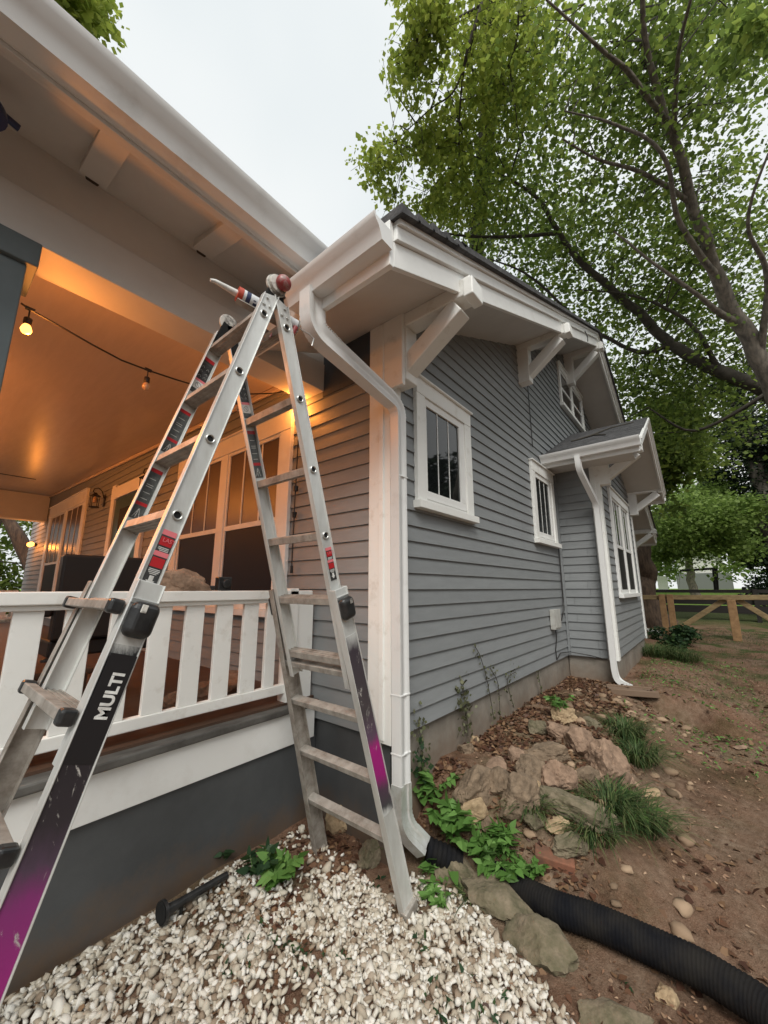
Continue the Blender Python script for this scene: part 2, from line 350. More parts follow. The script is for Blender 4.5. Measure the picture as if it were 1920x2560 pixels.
# corner boards
def corner(name, x0, y0, z0, z1, w1=.16, w2=.10):
    mb = MB(); mb.box(x0-.034, x0-.012, y0-.034, y0+w1, z0, z1); mb.box(x0-.012, x0+w2, y0-.034, y0-.012, z0, z1)
    mb.box(x0-.045, x0-.0345, y0+.02, y0+.06, z0+.02, z1); return mb.build(name, M['whitew'], H, bevel=.003)
corner('corner_board', 0, 0, .66, 3.57)
corner('corner_board', 4.08, -.6, .66, 3.42, .09, .09)
mb = MB(); mb.box(11.82, 11.934, -.034, -.012, .66, 3.3); mb.box(11.912, 11.934, -.012, .1, .66, 3.3); mb.build('corner_board', M['white'], H, bevel=.003)
mb = MB(); mb.box(7.12, 7.234, -.634, -.612, .66, 3.4); mb.box(7.212, 7.234, -.612, -.5, .66, 3.4); mb.build('corner_board', M['white'], H, bevel=.003)
mb = MB(); mb.box(4.02, 4.059, -.045, -.02, ZS, 3.4); mb.build('inner_corner_strip', M['siding'], H)
# ---- main roof
def gable_roof(x0, xa, x1, za, zb, zc, y0, y1, name, ridge_t=.20, parent=H, rows=.13, edge=.105, lift=.045):
    """soffit slab with shingle courses; z values are underside heights at eave, apex, eave"""
    mb = MB()
    for (xa_, za_, xb_, zb_) in ((x0, za, xa, zb), (x1, zc, xa, zb)):
        mb.hexa([Vector((xa_,y0,za_)), Vector((xb_,y0,zb_)), Vector((xb_,y1,zb_)), Vector((xa_,y1,za_)),
                 Vector((xa_,y0,za_+ridge_t)), Vector((xb_,y0,zb_+ridge_t)), Vector((xb_,y1,zb_+ridge_t)), Vector((xa_,y1,za_+ridge_t))])
    ro = mb.build(name, M['soffit'], parent)
    mb = MB()
    for (xa_, za_, xb_, zb_) in ((x0, za, xa, zb), (x1, zc, xa, zb)):
        mb.hexa([Vector((xa_,y0-edge,za_+ridge_t+.006)), Vector((xb_,y0-edge,zb_+ridge_t+.006)), Vector((xb_,y1,zb_+ridge_t+.006)), Vector((xa_,y1,za_+ridge_t+.006)),
                 Vector((xa_,y0-edge,za_+ridge_t+.006+lift)), Vector((xb_,y0-edge,zb_+ridge_t+.006+lift)), Vector((xb_,y1,zb_+ridge_t+.006+lift)), Vector((xa_,y1,za_+ridge_t+.006+lift))])
        n = int(math.hypot(xb_-xa_, zb_-za_)/rows); sgn = 1 if xb_ > xa_ else -1
        for i in range(n):
            f0 = i/n; f1 = (i+1.15)/n; f1 = min(f1, 1)
            ax_ = xa_+(xb_-xa_)*f0-(.05*sgn if i == 0 else 0); az = za_+(zb_-za_)*f0+ridge_t+lift+.008; bx_ = xa_+(xb_-xa_)*f1; bz = za_+(zb_-za_)*f1+ridge_t+lift+.008
            y = y0-edge+.008
            while y < y1:
                yn = min(y+random.uniform(.18,.34), y1); hh = .009+random.uniform(-.002,.002); g = .004
                if y1-y0 > 4 and y > y0+1.5: yn = y1
                mb.hexa([Vector((ax_,y+g,az+.002)), Vector((bx_,y+g,bz+.002)), Vector((bx_,yn,bz+.002)), Vector((ax_,yn,az+.002)),
                         Vector((ax_,y+g,az+hh)), Vector((bx_,y+g,bz+.008)), Vector((bx_,yn,bz+.008)), Vector((ax_,yn,az+hh))])
                y = yn
    s_ = mb.build('shingle_courses', M['shingle'], ro); return ro
def child_fix(o): return o
gable_roof(.0, XA, XR, zu(0), zu(XA), zu(XR), -.57, 13.3, 'roof')
mb = MB(); mb.hexa([(XE,-.57,3.275),(-.002,-.57,zu(-.002)),(-.002,.64,zu(-.002)),(XE,.64,3.275),(XE,-.57,3.475),(-.002,-.57,zu(0)+.2),(-.002,.64,zu(0)+.2),(XE,.64,3.475)])
ev = mb.build('eave_soffit', M['soffit'], H)
mb = MB()
for i in range(5):
    a = XE-.04+i*.15; b = min(a+.17, .0); za_ = 3.483+SL*(a-XE); zb_ = 3.483+SL*(b-XE)
    y = -.68
    while y < .64:
        yn = min(y+random.uniform(.18,.34), .64); h_ = .058+random.uniform(-.001,.001)
        mb.hexa([(a,y+.004,za_),(b,y+.004,zb_),(b,yn,zb_),(a,yn,za_),(a,y+.004,za_+h_),(b,y+.004,zb_+.01),(b,yn,zb_+.01),(a,yn,za_+h_)]); y = yn
mb.build('shingle_courses', M['shingle'], ev)
# rake boards (two tiers each side)
def rake(x0, z0, x1, z1, y, parent=H, h1=.15, h2=.085):
    mb = MB()
    for a, b, yy, t in ((0, h1, y, .03), (h1+.002, h1+h2, y-.022, .052), (h1+h2+.002, h1+h2+.035, y-.04, .07)):
        mb.hexa([Vector((x0,yy+t,z0+a)), Vector((x0,yy,z0+a)), Vector((x1,yy,z1+a)), Vector((x1,yy+t,z1+a)),
                 Vector((x0,yy+t,z0+b)), Vector((x0,yy,z0+b)), Vector((x1,yy,z1+b)), Vector((x1,yy+t,z1+b))])
    return mb.build('rake_board', M['white'], parent, bevel=.003)
rake(XE-.01, 3.21, XA, 3.21+SL*(XA-XE), -.60)
rake(XR+.01, zu(XR)-.065, XA+.0005, 3.21+SL*(XA-XE), -.60)
# eave fascia
mb = MB(); mb.box(XE-.045, XE-.012, -.60, .64, 3.2, 3.47); mb.build('eave_fascia', M['white'], H, bevel=.003)
mb = MB(); mb.box(XR+.012, XR+.04, -.6, 13.3, zu(XR)-.06, zu(XR)+.19); mb.build('eave_fascia', M['white'], H, bevel=.003)
# knee braces
def brace(x, ztop, out=.60, w_=.14, drop=.62, y0=0, name='knee_brace', ext=.08):
    mb = MB()
    mb.box(x, x+w_, y0-.16, y0-.005, ztop-drop, ztop-.131)                         # wall post
    mb.box(x+.0, x+w_, y0-out-ext, y0-.005, ztop-.13, ztop)                   # out-rigger beam
    a = Vector((x+w_/2, y0-.10, ztop-drop+.10)); b = Vector((x+w_/2, y0-out+.03, ztop-.16))
    mb.beam(a, b, w_-.012, .13, up=(0,-1,.0))
    mb.box(x-.008, x+w_+.008, y0-out-ext-.02, y0-out-ext+.05, ztop-.15, ztop-.02)
    return mb.build(name, M['whitew'], H, bevel=.008)
brace(-.0, zu(.07)-.0, drop=.56)
mb = MB(); mb.box(-.036, -.002, -.15, .16, 3.02, 3.62); mb.build('corner_panel', M['whitew'], H, bevel=.004)
brace(2.80, zu(2.87)+.02); brace(5.51, zu(XA)-.02, drop=.66)
brace(8.9, zu(8.97)+.02); brace(11.76, zu(11.83)+.02, drop=.6)
# gutters
def gprof(s=1): return [(0,0),(.075*s,0),(.085*s,.03*s),(.10*s,.06*s),(.125*s,.085*s),(.13*s,.115*s),(.12*s,.118*s),(.118*s,.10*s),(.003,.10*s)]
def gutter(a, b, outv, name='gutter', s=1.0, mt='gutter'):
    a = Vector(a); b = Vector(b); o_ = Vector(outv); mb = MB(); pr = gprof(s); n = len(pr)
    mb.add([a+o_*p[0]+Vector((0,0,p[1])) for p in pr]+[b+o_*p[0]+Vector((0,0,p[1])) for p in pr],
           [(i, i+1, n+i+1, n+i) for i in range(n-1)]+[(n-1,0,n,2*n-1)]+[tuple(range(n)), tuple(range(n,2*n))])
    d = (b-a).normalized(); mb.beam(a+o_*.003-d*.0+Vector((0,0,.0)), b+o_*.003, .006, .004)
    return mb.build(name, M[mt], H, smooth=40)
gutter((XE-.046,-.615,3.275), (XE-.046,.12,3.265), (-1,0,0), s=1.05)
gutter((XR+.041,-.615,zu(XR)+.02), (XR+.041,6,zu(XR)+.02), (1,0,0))
# ---- bay roof
BZ0, BZ1 = 3.42, 4.34
br = gable_roof(3.58, 5.5, 7.42, BZ0-.07, BZ1-.05, BZ0-.07, -1.17, .05, 'bay_roof', ridge_t=.13, rows=.105, edge=.05, lift=.012)
rake(3.57, BZ0-.12, 5.5, BZ1-.10, -1.20, h1=.10, h2=.06); rake(7.43, BZ0-.12, 5.5005, BZ1-.10, -1.20, h1=.10, h2=.06)
for xx in (3.53, 7.44):
    mb = MB(); mb.box(xx, xx+.03, -1.2, -.01, BZ0-.13, BZ0+.04); mb.build('bay_fascia', M['white'], H, bevel=.003)
gutter((3.529,-1.22,BZ0-.07), (3.529,-.02,BZ0-.08), (-1,0,0)); gutter((7.471,-1.22,BZ0-.07), (7.471,-.02,BZ0-.07), (1,0,0))
def zb(x): return BZ0-.07+(x-3.58)*(BZ1-BZ0+.02)/1.92
def bbrace(x, zt): brace(x, zt, out=.55, w_=.12, drop=.55, y0=-.6, ext=.02)
bbrace(4.05, zb(4.1)-.0); bbrace(7.08, zb(4.1)-.0)
mb = MB(); mb.box(3.6, 4.07, -1.1, .0, 3.335, 3.35); mb.build('bay_soffit', M['soffit'], H)
# ---- downspouts
RP = [(-.045,-.033),(-.02,-.033),(-.012,-.026),(.012,-.026),(.02,-.033),(.045,-.033),(.045,.033),(.015,.033),(.008,.027),(-.008,.027),(-.015,.033),(-.045,.033)]
def curve(pts, k=5):
    out = []
    P = [Vector(p) for p in pts]
    for i in range(len(P)):
        if i in (0, len(P)-1): out.append(P[i]); continue
        a = P[i]+(P[i-1]-P[i]).normalized()*min(.09, (P[i-1]-P[i]).length*.45); b = P[i]+(P[i+1]-P[i]).normalized()*min(.09, (P[i+1]-P[i]).length*.45)
        for j in range(k+1):
            t = j/k; out.append((1-t)**2*a+2*t*(1-t)*P[i]+t*t*b)
    return out
mb = MB(); dpth = curve([(-.785,-.05,3.30), (-.775,-.055,3.06), (.005,-.078,2.88), (.01,-.078,.36)], 18)
dsc = [float(np.interp(i, [0,19,21], [1.32,1.25,1.06]))+(.055 if (1 <= i <= 19 or 21 <= i <= 38) and i % 2 else 0) for i in range(len(dpth))]; mb.sweep(RP, dpth, up=(0,1,0), scales=dsc)
ds = mb.build('downspout', M['gutter'], H, smooth=50)
mb = MB()
pth = curve([(.01,-.078,.46), (.01,-.078,.24), (.10,-.17,.12)], 10)
scs = [1.08+(.05 if i % 2 else 0) for i in range(len(pth))]
mb.sweep([(a*1.06,b*1.06) for a, b in RP], pth, up=(0,1,0), scales=scs); mb.build('foil_elbow', mat('peeling_foil_elbow', (.75,.76,.76), .3, metal=.5, col2=(.55,.54,.5), scale=12), ds, smooth=30)
for z in (2.35, .95, .62):
    mb = MB(); mb.box(-.041, .061, -.116, -.036, z, z+.010); mb.build('strap', M['gutter'], ds, bevel=.002)
# crimped inside of upper elbow
mb2 = MB()
for i in range(10):
    t = i/9; p = Vector((-.725,-.045,3.12)).lerp(Vector((-.60,-.052,3.075)), t); mb2.beam(p+Vector((0,-.055,0)), p+Vector((0,.05,0)), .008, .008)
mb2.build('crimp_ridges', M['gutter'], ds, bevel=.002)
mb = MB(); mb.sweep(RP, curve([(3.47,-.50,3.36), (3.48,-.5,3.18), (3.96,-.58,2.76), (3.975,-.575,.55), (3.98,-.60,.42), (3.93,-.80,.36)]), up=(0,1,0)); mb.build('downspout', M['gutter'], H, smooth=50)
mb = MB(); mb.sweep(RP, curve([(11.99,-.1,3.1), (11.99,-.09,.55), (11.99,-.1,.42), (11.9,-.45,.36)]), up=(0,1,0)); mb.build('downspout', M['gutter'], H, smooth=50)

# ---- windows
def casing(mb, pl, u0, u1, z0, z1, cw=.12, d0=.012, d1=.052, sill=True):
    pb(mb, pl, u0, u1, d0, d1, z1-cw*1.1, z1)
    pb(mb, pl, u0-.015, u1+.015, d0, d1+.022, z1+.001, z1+.018)
    pb(mb, pl, u0, u0+cw, d0, d1-.003, z0+.061, z1-cw*1.1-.001); pb(mb, pl, u1-cw, u1, d0, d1-.003, z0+.061, z1-cw*1.1-.001)
    if sill: pb(mb, pl, u0-.02, u1+.03, d0, d1+.03, z0, z0+.06)
def window(pl, u0, u1, z0, z1, cw=.12, kind='grille', cols=1, name='window', label=None):
    mb = MB(); casing(mb, pl, u0, u1, z0, z1, cw)
    inner0, inner1 = u0+cw, u1-cw; wid = (inner1-inner0-(cols-1)*cw*.8)/cols
    for k in range(1, cols): 
        m0 = inner0+k*wid+(k-1)*cw*.8; pb(mb, pl, m0+.0005, m0+cw*.8-.0005, .012, .045, z0+.061, z1-cw*1.1-.001)
    f = mb.build(name, M['whitew'] if pl == 'G' else M['white'], H, bevel=.003)
    if label: f['label'] = label
    zb0, zt0 = z0+.061, z1-cw*1.1
    for k in range(cols):
        a = inner0+k*(wid+cw*.8); b = a+wid; s_ = .045; sash = MB(); gl = MB()
        if kind == 'grille':
            pb(sash, pl, a, b, .014, .036, zt0-s_-.02, zt0-.001); pb(sash, pl, a, b, .014, .036, zb0, zb0+.10)
            pb(sash, pl, a, b, .014, .042, zb0+.03, zb0+.05)
            pb(sash, pl, a, a+.035, .014, .036, zb0+.1005, zt0-s_-.0205); pb(sash, pl, b-s_*2.2, b, .014, .036, zb0+.1005, zt0-s_-.0205)
            pb(gl, pl, a+.03, b-s_*2.1, .010, .022, zb0+.09, zt0-s_)
            ww = b-s_*2.2-a-.035
            for q in (1/3., 2/3.):
                c = a+.035+ww*q; pb(sash, pl, c-.006, c+.006, .0225, .027, zb0+.1005, zt0-s_-.0205)
        else:
            zm = (zb0+zt0)/2 - (.02 if kind == 'double' else 0)
            pb(sash, pl, a, b, .014, .036, zt0-.035, zt0-.001); pb(sash, pl, a, b, .014, .034, zm-.025, zm+.025); pb(sash, pl, a, b, .014, .034, zb0, zb0+.06)
            for (q0, q1) in ((zb0+.0605, zm-.0255), (zm+.0255, zt0-.0355)):
                pb(sash, pl, a, a+.035, .014, .034, q0, q1); pb(sash, pl, b-.035, b, .014, .034, q0, q1)
            pb(gl, pl, a+.03, b-.03, .010, .022, zb0+.05, zm); pb(gl, pl, a+.03, b-.03, .010, .022, zm+.0001, zt0-.03, 1)
            if kind == 'double':
                for q in (1/3., 2/3.):
                    c = a+(b-a)*q; pb(sash, pl, c-.009, c+.009, .0225, .030, zm+.0255, zt0-.0355)
        sash.build('sash', M['white'], f, bevel=.002); gl.build('pane', [M['screen'] if kind == 'double' else M['glass'], M['shade'] if pl == 'F' else M['glass']], f)
    return f
window('G', .29, 1.21, 2.19, 3.265, label='nearer small square window with two thin vertical bars')
window('G', 2.955, 3.90, 2.17, 3.27, label='farther small square window beside the bay')
window('G', 4.90, 6.68, 4.80, 5.66, cw=.09, kind='sash', cols=2, label='paired attic window under the gable peak')
window('B', 4.72, 6.62, 1.46, 3.16, cw=.12, kind='double', cols=2, label='tall paired window of the bay')
window('F', 1.09, 3.40, 1.36, 3.20, cw=.16, kind='double', cols=2, label='wide double window near the house corner')
window('F', 7.5, 10.6, 1.0, 3.52, cw=.22, kind='double', cols=2, label='far double window beside the far end of the porch')
# front door
mb = MB(); pb(mb, 'F', 4.42, 4.58, .012, .055, .83, 3.05); pb(mb, 'F', 5.78, 5.95, .012, .055, .83, 3.3); pb(mb, 'F', 4.42, 5.95, .012, .06, 3.051, 3.25)
dr = mb.build('door_frame', M['white'], H, bevel=.003)
mb = MB(); pb(mb, 'F', 4.59, 5.77, .012, .03, .83, 3.04); dm = mb.build('door', mat('teal_door_paint', (.035,.075,.075), .3), dr)
mb = MB(); pb(mb, 'F', 4.85, 5.5, .0305, .038, 1.7, 2.85); mb.build('pane', M['glass'], dm)
# ---- porch
PX0, PX1 = -3.3, -.012; PY = .66
mb = MB()
q = [(PX0,.60),(PX1,.66),(PX1,11.3),(PX0,11.3)]
mb.hexa([(x,y,.77) for x,y in [(PX0,.58),(PX1,.64),(PX1,11.3),(PX0,11.3)]]+[(x,y,.815) for x,y in [(PX0,.58),(PX1,.64),(PX1,11.3),(PX0,11.3)]])
mb.build('porch_deck_edge', M['deck'], H, bevel=.01)
mb = MB(); mb.box(PX0+.05, -.02, .70, 11.2, .8155, .83); mb.build('porch_floor', M['floor'], H)
def quadprism(mb, x0, ya, x1, yb_, t, z0, z1):
    mb.hexa([(x0,ya,z0),(x1,yb_,z0),(x1,yb_+t,z0),(x0,ya+t,z0),(x0,ya,z1),(x1,yb_,z1),(x1,yb_+t,z1),(x0,ya+t,z1)])
mb = MB(); quadprism(mb, PX0+.01, .615, -.035, .665, .03, .565, .769); mb.build('porch_skirt_board', M['white'], H, bevel=.003)
mb = MB(); quadprism(mb, PX0+.02, .635, -.002, .685, .2, -.3, .5645); mb.box(PX0+.02, PX0+.2, .84, 11.2, -.3, .765); mb.build('porch_base_wall', M['foundp'], H)
# ceiling (rises slightly towards the far end) and beams
mb = MB(); mb.hexa([(PX0,.95,3.52),(-.001,.95,3.52),(-.001,11.4,3.93),(PX0,11.4,3.93),(PX0,.95,3.56),(-.001,.95,3.56),(-.001,11.4,3.97),(PX0,11.4,3.97)]); mb.build('porch_ceiling', M['ceiling'], H)
mb = MB(); mb.hexa([(-.05,.97,3.46),(-.022,.97,3.46),(-.022,11.3,3.87),(-.05,11.3,3.87),(-.05,.97,3.515),(-.022,.97,3.515),(-.022,11.3,3.92),(-.05,11.3,3.92)]); mb.build('ceiling_moulding', M['ceiling'], H, bevel=.006)
mb = MB(); mb.box(PX0, -.025, .69, .955, 3.25, 3.50); mb.box(PX0, -.02, .705, .955, 3.501, 3.80); mb.box(PX0, -.02, 11.0, 11.3, 3.25, 3.9); mb.box(PX0, PX0+.26, .96, 10.99, 3.25, 3.9)
mb.build('porch_beam', M['soffit'], H, bevel=.004)
# porch eave: soffit, trim strip, fascia, gutter, rafter tails
mb = MB(); e = 0.0
def slab(mb, pts, t): # pts in (y,z) profile extruded along x
    mb.prism([(PX0-.4, y, z) for y, z in pts], (-.64-PX0+.4, 0, 0))
slab(mb, [(.165,3.62),(.72,3.79),(.72,3.83),(.165,3.66)], 0); mb.build('porch_soffit', M['soffit'], H)
mb = MB(); slab(mb, [(.150,3.575),(.185,3.575),(.185,3.635),(.150,3.635)], 0); slab(mb, [(.128,3.56),(.149,3.56),(.149,3.78),(.128,3.78)], 0); mb.build('porch_fascia', M['soffit'], H, bevel=.003)
mb = MB(); slab(mb, [(.10,3.785),(4.5,5.3),(4.5,5.36),(.05,3.82)], 0); slab(mb, [(8.9,3.82),(4.5,5.3),(4.5,5.36),(8.95,3.85)], 0); mb.build('porch_roof', M['shingle'], H)
gutter((-.655,.127,3.585), (PX0-.42,.127,3.58), (0,-1,0), s=1.25)
for x in (-1.80, -1.22, -2.6):
    mb = MB(); mb.prism([(x,.187,3.600),(x,.60,3.70),(x,.60,3.76),(x,.187,3.63)], (.12,0,0)); rt = mb.build('rafter_tail', M['soffit'], H, bevel=.003)
    mb = MB(); mb.box(x+.03, x+.09, .6005, .625, 3.70, 3.75); mb.build('rotten_end', M['rot'], rt, bevel=.01)
# column with cap
mb = MB(); mb.box(-2.22,-1.905,.70,.97,.82,3.12); mb.box(-2.26,-1.868,.675,.99,3.12,3.249); mb.box(-2.25,-1.885,.685,.985,.816,.95); mb.build('porch_column', M['column'], H, bevel=.006)
mb = MB(); mb.box(PX0,PX0+.26,10.7,10.98,.82,3.25); mb.build('porch_column', M['white'], H, bevel=.006)
# railing
rl = MB(); rl.box(PX0,-.06,.70,.80,1.525,1.585)
rail = rl.build('porch_railing', M['whitew'], H, bevel=.006)
mb = MB(); mb.box(PX0,-.06,.725,.775,.885,.945); mb.box(PX0,-.06,.72,.74,1.50,1.5245); mb.build('bottom_rail', M['whitew'], rail, bevel=.005)
x = -.55
for k in range(14):
    mb = MB(); mb.box(x-.055, x+.052, .735, .765, .9455, 1.499); b_ = mb.build('baluster', M['whitew'], rail, bevel=.003); x -= .187
    if x < PX0: break
mb = MB(); mb.box(-.43,-.35,.735,.765,.9455,1.499); mb.build('baluster', M['whitew'], rail, bevel=.003)
mb = MB(); mb.box(-.27,-.19,.70,.80,.82,1.60); mb.box(-.185,-.036,.715,.80,.82,1.52); mb.build('half_post', M['whitew'], rail, bevel=.006)
# far railing
mb = MB(); mb.box(PX0,-.3,11.05,11.12,1.50,1.56); mb.box(PX0,-.3,11.05,11.12,.9,.95)
for k in range(16): mb.box(PX0+.1+k*.19, PX0+.19+k*.19, 11.07, 11.1, .951, 1.499)
mb.build('far_railing', M['white'], H)
#--SECTION2--
# ---------------------------------------------------------------- ladder
TX, TZ = -1.11, 3.08; FA, FB = -2.0, -.20
LAD = thing('multi_position_ladder', (TX, .05, 0), 'scuffed aluminium multi-position ladder set up as an A-frame in front of the porch corner', 'ladder')
def rail_decal():
    """printed decal of the flared outer rails: silver, black band, red flecks, magenta fading to blue, scratched"""
    m = bpy.data.materials.new('scratched_rail_decal'); m.use_nodes = True; n = m.node_tree.nodes; l = m.node_tree.links
    b = n['Principled BSDF']; b.inputs['Roughness'].default_value = .3; tc = n.new('ShaderNodeTexCoord')
    sx = n.new('ShaderNodeSeparateXYZ'); l.new(tc.outputs['Object'], sx.inputs[0])
    nz = n.new('ShaderNodeTexNoise'); nz.inputs['Scale'].default_value = 9; nz.inputs['Detail'].default_value = 8; nz.inputs['Roughness'].default_value = .7
    mp = n.new('ShaderNodeMapping'); mp.inputs['Scale'].default_value = (3,3,1); l.new(tc.outputs['Object'], mp.inputs[0]); l.new(mp.outputs[0], nz.inputs['Vector'])
    ad = n.new('ShaderNodeMath'); ad.operation = 'MULTIPLY_ADD'; l.new(nz.outputs[0], ad.inputs[0]); ad.inputs[1].default_value = .12; l.new(sx.outputs[2], ad.inputs[2])
    mr = n.new('ShaderNodeMapRange'); mr.inputs[1].default_value = 0; mr.inputs[2].default_value = 1.7; l.new(ad.outputs[0], mr.inputs[0])
    r = n.new('ShaderNodeValToRGB'); e = r.color_ramp.elements
    stops = DEC
    while len(e) < len(stops): e.new(.5)
    for i, (p, c) in enumerate(stops): e[i].position = (p+.06)/1.7; e[i].color = (*c, 1)
    l.new(mr.outputs[0], r.inputs[0])
    n2 = n.new('ShaderNodeTexNoise'); n2.inputs['Scale'].default_value = 26; n2.inputs['Detail'].default_value = 6; n2.inputs['Roughness'].default_value = .75; n2.inputs['Distortion'].default_value = 1
    mp2 = n.new('ShaderNodeMapping'); mp2.inputs['Scale'].default_value = (1,1,.3); l.new(tc.outputs['Object'], mp2.inputs[0]); l.new(mp2.outputs[0], n2.inputs['Vector'])
    r2 = n.new('ShaderNodeValToRGB'); r2.color_ramp.elements[0].position = .60; r2.color_ramp.elements[1].position = .66; l.new(n2.outputs[0], r2.inputs[0])
    mxx = n.new('ShaderNodeMix'); mxx.data_type = 'RGBA'; l.new(r2.outputs[0], mxx.inputs[0]); l.new(r.outputs[0], mxx.inputs[6]); mxx.inputs[7].default_value = (.42,.40,.37,1)
    l.new(mxx.outputs[2], b.inputs['Base Color']); return m
SIL = (.50,.50,.48); BLK = (.014,.014,.016); MAG = (.30,.012,.16); BLU = (.04,.03,.10)
DEC = [(.0,BLU),(.42,(.05,.03,.10)),(.50,(.20,.02,.14)),(.62,MAG),(.84,(.20,.03,.14)),(.92,(.07,.045,.07)),(1.0,(.03,.025,.03)),(1.34,BLK),(1.40,BLK),(1.44,SIL)]
M['decalA'] = rail_decal()
DEC = [(.0,SIL),(.50,SIL),(.54,(.05,.05,.055)),(.62,(.07,.04,.065)),(.69,MAG),(.83,(.33,.015,.17)),(.88,(.10,.06,.10)),(1.0,(.06,.05,.055)),(1.30,(.05,.04,.05)),(1.38,SIL)]
M['decalB'] = rail_decal()
def lp(sec, s, wd, y):
    """s metres down the section from the apex, wd outward normal in the xz plane"""
    fx = FA if sec == 'A' else FB; d = Vector((fx-TX, 0, -TZ)); L = d.length; d /= L
    nrm = Vector((d.z, 0, -d.x)) if sec == 'A' else Vector((-d.z, 0, d.x))      # outward
    if nrm.x*(fx-TX) < 0: nrm = -nrm
    p = Vector((TX, y, TZ)) + d*s + nrm*wd; return p
def szz(z): return (TZ-z)*math.hypot(.9, TZ)/TZ
def lbar(mb, sec, s0, s1, w0, w1, y0a, y1a, y0b=None, y1b=None, m=0, cut=0):
    if y0b is None: y0b, y1b = y0a, y1a
    P = [lp(sec,s1,w0,y0b), lp(sec,s1,w1,y0b), lp(sec,s1,w1,y1b), lp(sec,s1,w0,y1b), lp(sec,s0,w0,y0a), lp(sec,s0+cut,w1,y0a), lp(sec,s0+cut,w1,y1a), lp(sec,s0,w0,y1a)]
    mb.hexa(P, m)
def channel(mb, sec, s0, s1, hw, ya, yb, out, t=.006, fl=.03, m=0, cut=0):
    """C-channel: web at y (ya top, yb bottom), flanges pointing inward (+out = side of web facing out)"""
    sg = -out
    f = lambda y, a, b: (min(y+sg*a, y+sg*b), max(y+sg*a, y+sg*b))
    a0, a1 = f(ya, 0, t); b0, b1 = f(yb, 0, t); lbar(mb, sec, s0, s1, -hw, hw, a0, a1, b0, b1, m, cut)
    for q in (-hw, hw-.005):
        a0, a1 = f(ya, -.006, fl); b0, b1 = f(yb, -.006, fl); c = cut*(q+hw)/(2*hw)
        lbar(mb, sec, s0+c, s1, q, q+.005, a0, a1, b0, b1, m)
L_ = math.hypot(.9, TZ)
NEAR, FAR = -.185, .28
text_jobs = []
